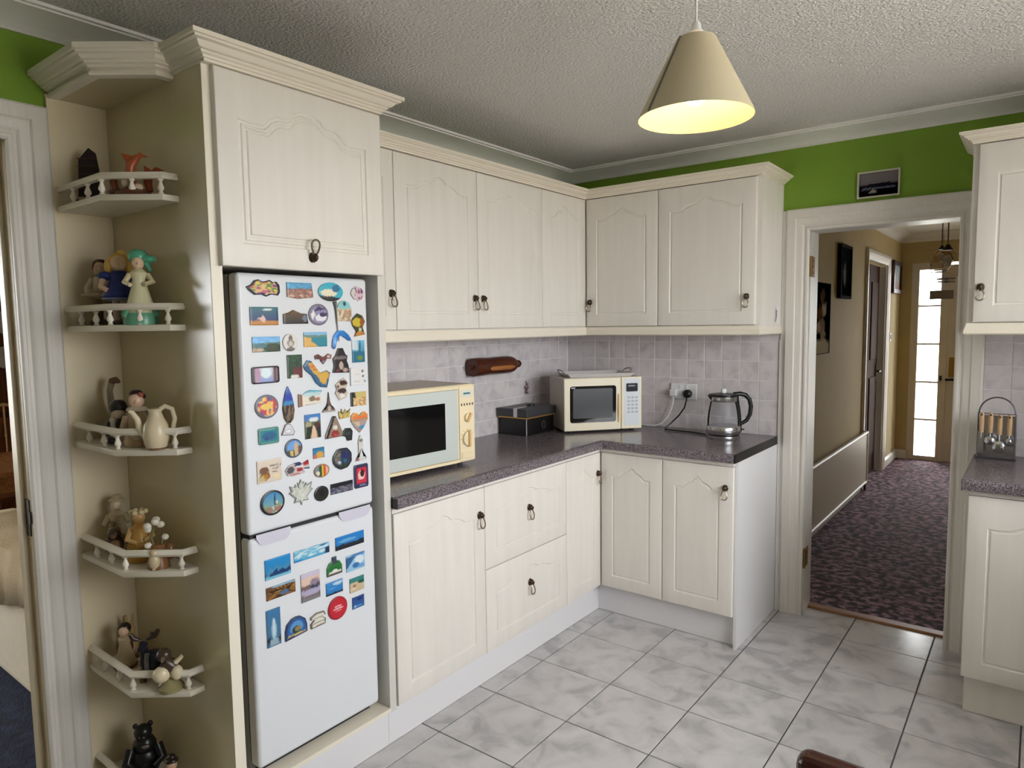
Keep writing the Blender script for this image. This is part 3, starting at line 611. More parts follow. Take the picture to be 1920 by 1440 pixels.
cpn = lo('control_panel', B(D/2-.018, D/2-.001, W/2-.116, W/2, .012, .295), ivory, m2, bevel=.003)
lo('keypad', plate(rrect(W/2-.1, W/2-.012, .03, .285, .004), D/2-.001, D/2), mat('pale_keypad', (222, 226, 232), .4), cpn)
lo('display', plate(rrect(W/2-.09, W/2-.024, .215, .26, .005), D/2, D/2+.0012), mat('dark_display', (22, 24, 38), .15), cpn)
lo('readout', B(D/2+.0012, D/2+.0015, W/2-.078, W/2-.04, .243, .249), MATS['silver_print'], cpn)
for i in range(3):
    for j in range(5): lo('button', B(D/2, D/2+.0012, W/2-.082+i*.022, W/2-.068+i*.022, .098+j*.02, .108+j*.02), mat('key_grey', (178, 186, 196), .5), cpn)
for sx in (-1, 1):
    for sy in (-1, 1): lo('foot', MB().lathe([(.01,0),(.01,.013)], (sx*(D/2-.04), sy*(W/2-.04), 0), 12), black_pl, m2)
# tray on it
ty = thing('serving_tray', 'white tray with wire handles lying on the small microwave', 'tray', (fx-math.cos(th)*.145, fy-math.sin(th)*.145, 1.2055), th)
tp = MB(); A = [(-.12,-.185),(.12,-.185),(.12,.185),(-.12,.185)]
def scaled(k, z): return [(x*k, y*k if abs(k-1) < .001 else y-(1 if y > 0 else -1)*abs(x)*(1-k), z) for x, y in A]
L0 = [(-.105,-.17,.0),(.105,-.17,.0),(.105,.17,.0),(-.105,.17,.0)]; L1 = [(-.125,-.19,.018),(.125,-.19,.018),(.125,.19,.018),(-.125,.19,.018)]
L2 = [(-.122,-.187,.02),(.122,-.187,.02),(.122,.187,.02),(-.122,.187,.02)]; L3 = [(-.103,-.168,.003),(.103,-.168,.003),(.103,.168,.003),(-.103,.168,.003)]
tp.add(L0+L1+L2+L3, [(3,2,1,0)]+[(a+4*s, (a+1) % 4+4*s, (a+1) % 4+4*s+4, a+4*s+4) for s in range(3) for a in range(4)]+[(12,13,14,15)])
lo('dish', tp, mat('white_tray', (232, 228, 228), .35), ty)
for s in (-1, 1): lo('handle', MB().tube([(-.05, s*.187, .019), (-.045, s*.2, .032), (-.02, s*.207, .038), (.02, s*.207, .038), (.045, s*.2, .032), (.05, s*.187, .019)], .003, 8), mat('dull_wire', (150, 130, 124), .4, metal=.5), ty, smooth=True)
# storage box
bx = thing('storage_box', 'black lidded box with gold rim and silver clasp next to small microwave', 'box', (.12, -.585, .91))
obj('body', B(.03, .205, -.715, -.462, .911, 1.0), mat('black_card', (20, 19, 20), .35), bx, bevel=.003)
obj('gold_rim', B(.022, .213, -.723, -.456, 1.0, 1.008), mat('gold_trim', (196, 158, 92), .35, metal=.7), bx, bevel=.002)
obj('lid', B(.018, .217, -.727, -.452, 1.008, 1.052), mat('charcoal_lid', (62, 62, 66), .4), bx, bevel=.006)
obj('clasp', MB().box(.13, .155, -.7285, -.7265, 1.008, 1.052).box(.13, .155, -.727, -.62, 1.052, 1.0545), steel, bx)
obj('corner_trim', B(.203, .2065, -.7165, -.712, .911, 1.0), MATS['silver_print'], bx)
obj('knob', MB().lathe([(.022,0),(.022,.006),(.014,.01)], (.12, -.56, 1.052), 16), black_pl, bx, smooth=40)
obj('ring_pull', MB().tube([(.2065, -.56+.014*math.cos(q), .955+.02*math.sin(q)) for q in [2*math.pi*i/16 for i in range(16)]], .0012, 6, closed=True), mat('dull_wire', (150, 130, 124)), bx)
# kettle
KX, KY = 1.07, -.215
ke = thing('kettle', 'glass kettle with steel bands and black handle on worktop end', 'kettle', (KX, KY, .91))
def K(*prof): return MB().lathe(list(prof), (KX, KY, .91), 36)
obj('power_base', K((.08,0),(.082,.004),(.082,.018),(.076,.022)), steel, ke, smooth=40)
obj('foot_ring', K((.079,.0222),(.079,.026)), black_pl, ke)
obj('lower_band', K((.08,.0262),(.083,.03),(.083,.062),(.08,.066)), steel, ke, smooth=40)
gl = MB(); n = 36; pr = [(.079,.066),(.078,.1),(.073,.14),(.066,.175),(.062,.188),(.0595,.188),(.0635,.175),(.0705,.14),(.0755,.1),(.0765,.068)]
gl.lathe(pr, (KX, KY, .91), n, cap=False); obj('glass_body', gl, glass_kettle, ke, smooth=True)
obj('upper_band', MB().lathe([(.0625,.188),(.064,.19),(.064,.212),(.06,.214),(.058,.19)], (KX, KY, .91), 36, cap=False), steel, ke, smooth=40)
obj('lid', K((.064,.214),(.066,.217),(.064,.224),(.03,.229),(.01,.23)), black_pl, ke, smooth=40)
obj('lid_knob', K((.012,.23),(.014,.234),(.013,.248),(.008,.251)), white_pl, ke, smooth=40)
hd = (math.cos(YAW), math.sin(YAW))
def hp(r, z): return (KX+hd[0]*r, KY+hd[1]*r, .91+z)
obj('handle', MB().tube([hp(.05,.221), hp(.085,.224), hp(.11,.217), hp(.13,.195), hp(.138,.16), hp(.134,.12), hp(.118,.09), hp(.095,.075), hp(.083,.073)], [.012,.012,.012,.011,.011,.0105,.010,.009,.008], 10).tube([hp(.066,.215), hp(.073,.17), hp(.081,.12), hp(.085,.06), hp(.085,.03)], [.009,.008,.008,.008,.008], 8), black_pl, ke, smooth=True)
obj('spout', MB().tube([hp(-.055,.205), hp(-.075,.221)], [.014,.008], 10), black_pl, ke, smooth=True)
obj('switch', MB().tube([hp(.085,.045), hp(.105,.043)], .004, 6), black_pl, ke)
# socket, cords
so = thing('power_socket', 'white double wall socket on tiles behind the kettle cords', 'socket', (.77, -.008, 1.116))
obj('plate', B(.695, .845, -.018, -.0085, 1.073, 1.159), white_pl, so, bevel=.003)
for x in (.752, .788): obj('switch', B(x-.006, x+.006, -.022, -.018, 1.128, 1.148), white_pl, so, bevel=.001)
pc = thing('mains_cable', 'white plug and cord hanging from the socket to small microwave', 'cable', (.72, -.03, .91))
obj('plug', MB().box(.702, .742, -.055, -.0185, 1.088, 1.128), white_pl, pc, bevel=.006)
obj('cord', MB().tube([(.722,-.045,1.09),(.722,-.045,1.06),(.712,-.046,1.02),(.69,-.05,.97),(.66,-.055,.935),(.62,-.055,.918),(.57,-.05,.9155),(.53,-.04,.9155),(.47,-.02,.918)], .0045, 8), white_pl, pc, smooth=True)
pc = thing('mains_cable', 'black plug and cord trailing across the worktop to the kettle', 'cable', (.85, -.1, .91))
obj('plug', MB().lathe([(.02,0),(.024,.006),(.022,.028),(.014,.036)], (0,0,0), 18), black_pl, pc, local=True)
o_ = pc.children[0]; o_.location = (.80-.85, -.0185+.1, 1.105-.91); o_.rotation_euler = (math.pi/2, 0, 0)
obj('cord', MB().tube([(.80,-.045,1.09),(.80,-.047,1.07),(.79,-.05,1.03),(.76,-.055,.985),(.72,-.075,.94),(.70,-.1,.9165),(.712,-.125,.9155),(.76,-.14,.9155),(.82,-.145,.9155),(.88,-.15,.9155),(.95,-.175,.9155),(.99,-.195,.917)], .0042, 8), black_pl, pc, smooth=True)
# rolling-pin holder on the left wall
rp = thing('rolling_pin', 'dark brown wooden rolling pin mounted on the tiled wall', 'rolling pin', (.05, -.77, 1.28))
rm = MB(); prof = [(.006,-.985),(.010,-.982),(.010,-.968),(.045,-.967),(.047,-.96),(.047,-.90),(.045,-.86),(.0465,-.76),(.0465,-.68),(.042,-.645),(.03,-.62),(.018,-.61),(.014,-.604),(.02,-.596),(.021,-.585),(.016,-.573),(.006,-.568)]
tl = MB().lathe([(r, z) for r, z in prof], (0,0,0), 24)
obj('roller', MB().mapped(tl, lambda p: (.056+p[0], p[2], 1.282+p[1])), mat('dark_walnut', (96, 44, 20), .3, c2=(58, 22, 10), vs=5, stretch=(14, 2, 14)), rp, smooth=40)
obj('inlay', MB().tube([(.095, -.875, 1.272), (.1, -.86, 1.272), (.1, -.7, 1.272), (.094, -.66, 1.272)], [.004,.012,.012,.004], 8), mat('light_inlay', (176, 110, 56), .35), rp, smooth=True)
obj('bracket', MB().box(.008, .02, -.94, -.90, 1.26, 1.30).box(.008, .02, -.70, -.66, 1.26, 1.30), MATS['dark_walnut'], rp)
# floral tile motif
mt = MB()
for dy, dz, r in ((0,0,.012),(.012,.012,.009),(-.012,.014,.009),(.004,.03,.010),(-.006,-.014,.010),(.01,-.018,.007),(-.004,.045,.006)):
    mt.ell((.0088, -.445+dy, 1.125+dz), (.0006, r, r), 8)
obj('tile_motif', mt, mat('plum_print', (120, 92, 104), .4), wl, label='small floral motif on a tile')
# clip on cabinet side
t = thing('clip', 'small white hook clip on the side of the end wall cabinet', 'clip', (1.283, -.14, 1.5))
obj('plate', B(1.2835, 1.286, -.1, -.05, 1.485, 1.565), white_pl, t); obj('hook', MB().tube([(1.287,-.1,1.55),(1.289,-.105,1.52),(1.289,-.12,1.495)], .002, 6), mat('dull_wire', (150, 130, 124)), t)
# picture over the doorway
def picture(name, label, F, u0, u1, v0, v1, fw, fm, layers, thick=.014, cat='picture'):
    c = F.P((u0+u1)/2, (v0+v1)/2, 0); t = thing(name, label, cat, (c[0], c[1], c[2]))
    mb = MB()
    for a0, a1, b0, b1 in ((u0,u1,v0,v0+fw),(u0,u1,v1-fw,v1),(u0,u0+fw,v0+fw,v1-fw),(u1-fw,u1,v0+fw,v1-fw)):
        q = MB().box(a0, a1, .001, thick, b0, b1); mb.mapped(q, lambda p: F.P(p[0], p[2], p[1]))
    obj('frame', mb, fm, t)
    printed('print', F, (u0+u1)/2, (v0+v1)/2, u1-u0-2*fw, v1-v0-2*fw, 'rect', layers, t, thick*.5, base=.001, material=PAPER)
    return t
# ================================================================== PRINTED PIECES
def inpoly(u, v, P):
    c = False; n = len(P)
    for i in range(n):
        (a, b), (p, q) = P[i], P[i-1]
        if (b > v) != (q > v) and u < (p-a)*(v-b)/(q-b)+a: c = not c
    return c
def hsh(i, j, s):
    x = math.sin(i*127.1+j*311.7+s*74.7)*43758.5453; return x-math.floor(x)
def vnoise(u, v, s):
    i, j = math.floor(u), math.floor(v); f, g = u-i, v-j; f = f*f*(3-2*f); g = g*g*(3-2*g)
    return (hsh(i,j,s)*(1-f)+hsh(i+1,j,s)*f)*(1-g)+(hsh(i,j+1,s)*(1-f)+hsh(i+1,j+1,s)*f)*g
def paint(L, u, v):
    c = [200, 200, 200]
    for l in L:
        k = l[0]
        if k == 'b': c = list(l[1])
        elif k == 'g': c = [a+(b-a)*v for a, b in zip(l[1], l[2])]
        elif k == 'r':
            if l[1] <= u <= l[3] and l[2] <= v <= l[4]: c = list(l[5])
        elif k == 'e':
            if ((u-l[1])/l[3])**2+((v-l[2])/l[4])**2 <= 1: c = list(l[5])
        elif k == 'p':
            if inpoly(u, v, l[1]): c = list(l[2])
        elif k == 'h':                                       # wavy horizon: land below v0
            if v < l[1]+l[2]*(vnoise(u*l[4], 0.5, l[5])-.5): c = list(l[3])
        elif k == 'm':                                       # blotches
            x = vnoise(u*l[2], v*l[2], l[3]); cs = l[1]; c = list(cs[min(len(cs)-1, int(x*len(cs)*.999))])
        elif k == 'n':
            q = 1+l[1]*(vnoise(u*14, v*14, l[2])-.5)*2; c = [min(255, max(0, x*q)) for x in c]
        elif k == 'mh':                                      # blotches only inside a band
            if l[4] <= v <= l[5]:
                x = vnoise(u*l[2], v*l[2], l[3]); cs = l[1]; c = list(cs[min(len(cs)-1, int(x*len(cs)*.999))])
    return c
def outline(shape, n=44):
    if shape == 'rect': P = [(-.5,-.5),(.5,-.5),(.5,.5),(-.5,.5)]
    elif shape == 'rrect': P = [(-.5,-.42),(-.44,-.5),(.44,-.5),(.5,-.42),(.5,.42),(.44,.5),(-.44,.5),(-.5,.42)]
    elif shape == 'ell': return [(.5*math.cos(2*math.pi*i/n), .5*math.sin(2*math.pi*i/n)) for i in range(n)]
    else: P = shape
    out = []; per = max(2, n//len(P))
    tot = sum(math.dist(P[i], P[(i+1) % len(P)]) for i in range(len(P)))
    for i in range(len(P)):
        a, b = P[i], P[(i+1) % len(P)]; k = max(1, round(n*math.dist(a, b)/tot))
        out += [(a[0]+(b[0]-a[0])*j/k, a[1]+(b[1]-a[1])*j/k) for j in range(k)]
    return out
def printed(name, F, u, v, w, h, shape, layers, parent=None, th=.005, base=.0006, rim=None, rot=0, rings=9, material=None):
    """piece whose outline is 'shape', printed face coloured per vertex"""
    mb = MB(); cols = []
    if isinstance(shape, tuple) and shape[0] == 'strip':    # non star-shaped: centre line + half-widths
        pts = shape[1]; m = len(pts); vs = []; fs = []; ac = 5
        for i, (pu, pv, hw) in enumerate(pts):
            a = pts[max(0, i-1)]; b = pts[min(m-1, i+1)]; tx, ty = b[0]-a[0], b[1]-a[1]; q = math.hypot(tx, ty); nx, ny = -ty/q, tx/q
            for k in range(ac):
                s = -1+2*k/(ac-1); x, y = pu+nx*hw*s, pv+ny*hw*s
                vs.append((x, y, th*(1-.35*s*s))); cols.append(paint(layers, x+.5, y+.5))
        for i in range(m-1):
            for k in range(ac-1): fs.append((i*ac+k, (i+1)*ac+k, (i+1)*ac+k+1, i*ac+k+1))
        nf = len(vs); edge = [i*ac for i in range(m)]+[(m-1)*ac+k for k in range(1, ac)]+[i*ac+ac-1 for i in range(m-2, -1, -1)]+[k for k in range(ac-2, 0, -1)]
        for e in edge: vs.append((vs[e][0], vs[e][1], base)); cols.append([c*.8 for c in cols[e]])
        E_ = len(edge); fs += [(edge[i], nf+i, nf+(i+1) % E_, edge[(i+1) % E_]) for i in range(E_)]
        loc = vs
    else:
        O = outline(shape); n = len(O); loc = [(0, 0, th)]; cols.append(paint(layers, .5, .5)); fs = []
        for r in range(1, rings+1):
            k = r/rings
            for x, y in O:
                loc.append((x*k, y*k, th if r < rings else th*.82)); c = paint(layers, x*k*.999+.5, y*k*.999+.5)
                if rim and r >= rings-1: c = rim
                cols.append(c)
        for i in range(n): fs.append((0, 1+i, 1+(i+1) % n))
        for r in range(rings-1):
            for i in range(n): a = 1+r*n; b = a+n; fs.append((a+i, b+i, b+(i+1) % n, a+(i+1) % n))
        a = 1+(rings-1)*n; b = len(loc)
        for i in range(n):
            x, y, z = loc[a+i]; loc.append((x, y, base)); cols.append([c*.6+40 for c in cols[a+i]] if not rim else rim)
        for i in range(n): fs.append((a+i, b+i, b+(i+1) % n, a+(i+1) % n))
    cr, sr = math.cos(rot), math.sin(rot)
    mb.v = [F.P(u+(x*w)*cr-(y*h)*sr, v+(x*w)*sr+(y*h)*cr, d) for x, y, d in loc]; mb.f = fs
    if parent is None:
        c = F.P(u, v, 0); o_ = None
        mb.v = [(p[0]-c[0], p[1]-c[1], p[2]-c[2]) for p in mb.v]
    o = obj(name, mb, material or PRINT, parent)
    if parent is None: o.location = c
    ca = o.data.color_attributes.new('Col', 'FLOAT_COLOR', 'POINT')
    for i, c in enumerate(cols): ca.data[i].color = lin(c)
    return o
# pictures
picture('framed_picture', 'small dark seascape picture in pale frame above hall doorway', FY(0), 1.615, 1.79, 2.055, 2.175, .007, mat('pale_frame', (196, 196, 170), .5),
        [('g',(96,96,98),(124,116,116)),('h',.5,.25,(26,24,36),3,4),('r',0,.3,1,.36,(100,104,116)),('r',0,0,1,.28,(10,8,10)),('e',.36,.2,.09,.08,(150,140,130))])
FH = FX(HX0)
picture('framed_picture', 'tall dark narrow picture high on the hall wall', FH, 1.95, 2.31, 1.66, 2.06, .02, mat('black_frame', (26, 24, 24), .9, spec=.05), [('g',(20,28,36),(40,52,58)),('e',.5,.45,.12,.25,(110,112,116)),('n',.3,2)], thick=.03)
picture('wall_calendar', 'dark picture calendar with pale lower strip on hall wall', FH, 1.2, 1.745, 1.262, 1.756, .004, mat('black_frame', (26, 24, 24)), [('b',(14,12,14)),('e',.62,.8,.1,.12,(96,80,60)),('e',.7,.62,.12,.1,(190,176,156)),('e',.5,.55,.12,.12,(110,80,60)),('e',.6,.4,.14,.1,(150,130,112)),('e',.45,.38,.1,.07,(196,170,150)),('e',.66,.27,.12,.07,(170,156,136)),('r',0,0,1,.17,(206,196,176))], thick=.008, cat='calendar')
picture('framed_picture', 'framed pale picture at the far end of the hall wall', FH, 4.23, 4.7, 1.765, 2.09, .04, mat('dark_red_frame', (64, 34, 34), .4), [('g',(196,190,196),(176,196,206)),('h',.3,.1,(190,170,170),4,3)], thick=.03)

# ================================================================== FRIDGE MAGNETS
FF = FX(XF)
G = 'souvenir magnets on the fridge'
sky, sea, sandc, grn, wht, blk = (86,160,206), (40,120,150), (214,170,96), (60,84,44), (232,230,226), (24,24,26)
def star(n, r0, r1, ph=0): return [((r0 if i % 2 else r1)*math.cos(ph+math.pi*i/n), (r0 if i % 2 else r1)*math.sin(ph+math.pi*i/n)) for i in range(2*n)]
lumpy = lambda s, k=.1: [((.5-k*hsh(i, 1, s))*math.cos(2*math.pi*i/18), (.5-k*hsh(i, 2, s))*math.sin(2*math.pi*i/18)) for i in range(18)]
heart = [(0,-.5),(.28,-.22),(.5,.12),(.48,.36),(.32,.5),(.14,.46),(0,.32),(-.14,.46),(-.32,.5),(-.48,.36),(-.5,.12),(-.28,-.22)]
leaf = [(0,-.5),(.05,-.34),(.3,-.36),(.24,-.2),(.5,.06),(.4,.1),(.46,.32),(.26,.24),(.22,.34),(.1,.16),(.14,.4),(.06,.36),(0,.5),(-.06,.36),(-.14,.4),(-.1,.16),(-.22,.34),(-.26,.24),(-.46,.32),(-.4,.1),(-.5,.06),(-.24,-.2),(-.3,-.36),(-.05,-.34)]
def scene(skyc, land, hz, amp, sd, extra=()): return [('g', [c*1.0 for c in land], skyc), ('g', skyc, [min(255, c*1.12) for c in skyc]), ('h', hz, amp, land, 6, sd)]+list(extra)+[('n', .12, sd)]
MAG = [
('letters', 'multicoloured bubble-letter magnet at top left of the fridge', -2.443,1.608,.107,.05, [(-.5,.05),(-.36,.16),(-.26,.42),(-.14,.48),(-.02,.36),(.1,.4),(.2,.48),(.3,.34),(.4,.4),(.49,.2),(.5,-.2),(.44,-.4),(.24,-.34),(.08,-.48),(-.06,-.36),(-.26,-.4),(-.42,-.16)], [('m',[(40,44,90),(196,90,120),(230,190,120),(90,130,60),(220,200,60),(200,80,60),(60,70,130)],6,1)], {'rim':(30,32,66)}),
('bay', 'magnet of a red rocky bay under blue sky', -2.319,1.604,.091,.048, [(-.5,-.4),(-.1,-.5),(.5,-.4),(.44,.5),(-.5,.5)], scene((80,150,190),(150,104,90),.62,.1,3,[('mh',[(170,120,104),(140,96,84),(206,170,150)],9,2,0,.5)])),
('lolly', 'round beach-scene magnet on a slim metal stick', -2.207,1.604,.093,.058, 'ell', [('b',(60,180,200)),('e',.42,.45,.34,.2,(236,228,200)),('e',.7,.68,.16,.2,(50,110,150)),('h',.25,.2,(40,40,36),4,2)], {}),
('oval_purple', 'purple and orange oval magnet at top right corner', -2.102,1.602,.055,.052, lumpy(3,.12), [('m',[(120,80,150),(200,110,80),(220,190,200),(90,70,140)],5,7),('e',.15,.5,.14,.5,(214,206,200))], {}),
('fishrect', 'rectangular undersea magnet with pale starfish', -2.443,1.528,.09,.052, 'rect', [('g',(30,40,110),(40,110,120)),('e',.62,.86,.16,.08,(220,230,226)),('h',.24,.1,(196,130,50),6,4),('p',[(.2,.42),(.35,.4),(.45,.56),(.52,.4),(.56,.28),(.45,.12),(.35,.28)],(232,190,180))]),
('hill', 'dark brown mountain-shaped magnet', -2.338,1.526,.085,.041, [(-.5,-.5),(.5,-.5),(.46,.22),(.2,.26),(-.1,.5),(-.3,.3),(-.5,.2)], [('g',(30,22,16),(120,84,44)),('e',.86,.4,.1,.25,(110,120,140)),('r',0,0,1,.12,(40,30,30))]),
('roundpurple', 'round purple and white dolphin magnet', -2.256,1.533,.071,.066, 'ell', [('b',(150,140,180)),('p',[(.1,.6),(.5,.9),(.9,.75),(.6,.7)],(60,50,90)),('e',.6,.35,.3,.16,(232,230,236)),('e',.72,.5,.2,.1,(56,50,92)),('p',[(.1,.15),(.3,.5),(.22,.7),(.05,.5)],(236,232,228)),('r',.2,0,.9,.1,(230,226,220))], {'rim':(120,112,130)}),
('arch', 'arched pastel town magnet', -2.157,1.545,.056,.065, [(-.5,-.5),(.5,-.5),(.5,.1),(.36,.38),(.1,.5),(-.1,.5),(-.36,.38),(-.5,.1)], [('b',(140,200,206)),('e',.5,.86,.1,.1,(30,60,70)),('h',.62,.1,(206,190,150),6,2),('mh',[(210,190,150),(220,206,180),(170,140,110),(200,150,120)],7,3,0,.55)]),
('fish', 'yellow pineapple-fruit magnet with dark leaves', -2.102,1.5,.057,.075, [(-.3,-.5),(.46,-.42),(.3,-.1),(.48,.15),(.3,.4),(-.05,.5),(-.2,.42),(-.5,.22),(-.4,-.05),(-.12,-.3)], [('b',(60,66,26)),('e',.4,.62,.34,.2,(206,180,40)),('e',.75,.62,.16,.2,(150,84,30)),('e',.55,.1,.4,.12,(196,130,60)),('e',.6,.3,.12,.08,(200,200,160))]),
('coast', 'rectangular green coastline magnet', -2.44,1.447,.089,.044, 'rect', scene((110,170,220),(90,130,120),.62,.08,5,[('e',.72,.25,.34,.3,(40,60,24)),('r',0,0,.35,.25,(196,170,140)),('r',.05,.3,.5,.55,(70,120,130))])),
('ovalgrey', 'white oval magnet with grey sketched figure', -2.361,1.45,.05,.052, 'ell', [('b',(226,220,216)),('e',.5,.75,.14,.16,(110,96,90)),('e',.5,.45,.26,.22,(150,136,126)),('e',.5,.42,.14,.14,(206,200,190)),('e',.5,.12,.3,.12,(120,108,104))]),
('beach', 'rectangular golden beach and blue sea magnet', -2.27,1.457,.084,.045, 'rect', [('g',(40,140,160),(60,150,170)),('r',0,.72,1,1,(120,180,220)),('h',.8,.1,(110,140,120),5,2),('g',(40,140,160),(40,140,160)) if False else ('r',0,0,1,.66,(40,136,156)),('p',[(0,0),(.6,0),(.3,.4),(.3,.62),(0,.66)],(226,176,90)),('r',0,.82,1,1,(140,190,226))]),
('boomerang', 'bright blue boomerang-shaped magnet', -2.173,1.455,.079,.06, ('strip', [(-.36,-.5,.03),(-.37,-.4,.09),(-.34,-.15,.11),(-.25,.15,.13),(-.1,.33,.15),(.08,.33,.15),(.26,.17,.13),(.42,-.02,.09),(.48,-.08,.03)]), [('g',(30,90,170),(50,140,220)),('e',.2,.3,.06,.16,(130,190,230)),('n',.15,3)]),
('boat', 'portrait magnet of a boat on turquoise water', -2.104,1.414,.051,.072, 'rect', [('g',(30,110,140),(120,190,226)),('r',0,.55,.45,1,(206,220,226)),('r',.55,.4,.66,.98,(40,80,100)),('h',.5,.05,(30,110,140),4,3),('e',.6,.2,.24,.1,(120,140,50))]),
('bow', 'small brown and red bow-shaped magnet', -2.245,1.395,.063,.033, [(0,-.5),(.14,-.2),(.2,.05),(.46,.02),(.5,.35),(.3,.5),(.06,.22),(-.06,.22),(-.3,.5),(-.5,.35),(-.46,.02),(-.2,.05),(-.14,-.2)], [('b',(120,60,56)),('e',.8,.72,.1,.14,(200,180,180)),('e',.5,.2,.12,.2,(120,120,124)),('e',.2,.72,.14,.16,(90,44,40))]),
('hat', 'dark magnet of a bust in a black hat', -2.178,1.387,.065,.08, [(-.5,-.46),(.5,-.5),(.46,-.2),(.36,-.02),(.42,.18),(.3,.24),(.14,.5),(-.12,.5),(-.3,.22),(-.46,.1),(-.4,-.2)], [('b',(32,22,22)),('e',.45,.62,.42,.07,(120,112,110)),('e',.5,.3,.14,.16,(190,170,160)),('e',.75,.12,.14,.09,(190,160,150)),('e',.3,.1,.1,.06,(120,60,60))]),
('green', 'portrait magnet with dark green forest and red foot', -2.348,1.378,.051,.07, 'rect', [('g',(110,34,34),(30,70,44)),('h',.42,.1,(110,36,40),5,2),('mh',[(20,50,30),(44,84,50),(30,64,36)],8,3,.5,1),('r',0,0,.35,.5,(20,60,36)),('e',.45,.06,.3,.08,(230,226,216))]),
('map', 'blue and golden coastal map-shaped magnet', -2.27,1.35,.097,.089, [(-.5,.3),(-.36,.5),(-.2,.46),(.06,.1),(.14,.02),(.38,.1),(.5,.02),(.42,-.3),(.36,-.5),(.12,-.46),(-.06,-.3),(-.2,-.04),(-.44,.16)], [('b',(50,100,140)),('p',[(.14,.86),(.35,.98),(.62,.6),(.9,.56),(.96,.5),(.84,.16),(.66,.14),(.5,.42),(.3,.6)],(216,170,70)),('e',.36,.78,.14,.06,(214,120,60)),('e',.4,.66,.1,.03,(200,100,40))]),
('tablet', 'magnet with pale pink screen scene in dark frame', -2.447,1.359,.088,.049, 'rrect', [('g',(130,150,206),(230,220,230)),('r',0,0,.28,1,(190,150,180)),('e',.5,.62,.2,.3,(226,240,244)),('r',.76,0,1,1,(150,110,120)),('r',.78,.1,.86,.9,(60,40,50)),('r',0,.0,.05,1,(30,26,30)),('r',0,0,1,.08,(50,40,60))], {'rim':(34,28,34)}),
('pups', 'brown and white magnet of two puppies', -2.178,1.296,.052,.071, [(-.2,-.5),(.3,-.42),(.46,-.2),(.3,0),(.5,.24),(.2,.5),(-.1,.4),(-.46,.2),(-.36,-.02),(-.5,-.15)], [('b',(206,190,176)),('e',.6,.78,.3,.12,(70,36,30)),('e',.5,.42,.34,.12,(64,34,36)),('e',.5,.2,.2,.1,(232,226,220)),('e',.2,.62,.1,.08,(120,90,80))]),
('notepad', 'white notepad magnet with small dark figures', -2.109,1.332,.064,.059, 'rect', [('b',(228,226,226)),('r',0,0,.05,1,(150,140,146)),('e',.78,.78,.07,.07,(40,40,60)),('e',.8,.5,.07,.06,(60,60,70)),('e',.9,.22,.05,.08,(120,130,160)),('r',.2,.2,.6,.24,(206,200,196)),('r',.25,.6,.6,.64,(214,204,200))]),
('globe', 'round snow-globe style magnet with colourful scene', -2.448,1.267,.075,.069, 'ell', [('m',[(90,96,140),(200,60,80),(240,190,90),(240,220,160),(226,130,50),(120,130,160)],5,5),('r',.1,.0,.95,.14,(196,180,160)),('e',.45,.5,.25,.14,(240,200,100))], {'rim':(110,110,126)}),
('surf', 'blue and brown surfboard-shaped magnet', -2.376,1.265,.044,.11, [(0,.5),(.24,.3),(.4,.05),(.46,-.15),(.34,-.4),(.1,-.5),(-.14,-.5),(-.36,-.36),(-.46,-.1),(-.36,.12),(-.2,.36)], [('g',(40,30,20),(60,110,200)),('r',0,.5,1,.62,(60,140,190)),('r',0,.6,1,.8,(30,60,170)),('mh',[(90,74,50),(50,36,24),(120,100,76),(80,40,30)],6,3,0,.48)]),
('wire', 'white rounded triangular keyring magnet', -2.381,1.191,.046,.038, [(-.5,-.4),(.4,-.5),(.5,-.2),(.2,.4),(0,.5),(-.2,.4)], [('b',(220,218,222)),('e',.5,.36,.3,.2,(200,196,204)),('e',.5,.38,.18,.1,(236,234,238))], {'rim':(140,138,144)}),
('banner', 'scroll-shaped magnet with pale blue banner', -2.297,1.278,.087,.05, [(-.5,-.5),(-.3,-.44),(.46,-.36),(.42,.2),(.5,.4),(.0,.5),(-.2,.4),(-.3,.26),(-.5,.3)], [('b',(232,222,206)),('r',.25,.82,1,1,(110,180,200)),('r',.2,.62,.9,.84,(190,216,220)),('r',0,0,.14,1,(140,96,70)),('e',.55,.45,.14,.16,(130,110,84)),('e',.78,.4,.1,.12,(170,120,96)),('r',.3,.05,.9,.12,(170,150,140))]),
('tower', 'small bronze lattice-tower magnet', -2.23,1.259,.049,.063, [(-.5,-.5),(.5,-.5),(.46,-.4),(.3,-.38),(.1,0),(.04,.3),(0,.5),(-.04,.3),(-.1,0),(-.3,-.38),(-.46,-.4)], [('b',(110,90,80)),('e',.5,.18,.12,.12,(190,180,176)),('r',0,0,1,.1,(170,160,150)),('r',.3,.34,.7,.38,(70,56,50))]),
('square', 'square magnet with golden houses and dark edge', -2.11,1.258,.064,.046, 'rect', [('b',(214,180,110)),('r',0,0,.28,1,(30,44,30)),('e',.6,.8,.2,.16,(200,190,120)),('mh',[(224,196,140),(190,140,90),(226,206,160)],7,2,0,.6),('r',0,0,.16,1,(22,30,24))]),
('crown', 'small gold crown-shaped magnet', -2.17,1.216,.048,.032, [(-.42,-.5),(.42,-.42),(.5,.42),(.24,.1),(.06,.46),(-.06,.08),(-.24,.5),(-.3,.06),(-.5,.3)], [('g',(190,160,80),(196,180,130)),('n',.25,4)]),
('heart', 'heart-shaped orange sunset magnet near right edge', -2.11,1.18,.07,.068, heart, [('g',(70,130,170),(240,150,60)),('h',.62,.1,(180,140,130),5,3),('mh',[(190,150,140),(150,160,170),(214,180,150)],7,4,.3,.55),('e',.65,.25,.25,.1,(70,140,180)),('r',.1,.7,.95,.8,(232,110,60))]),
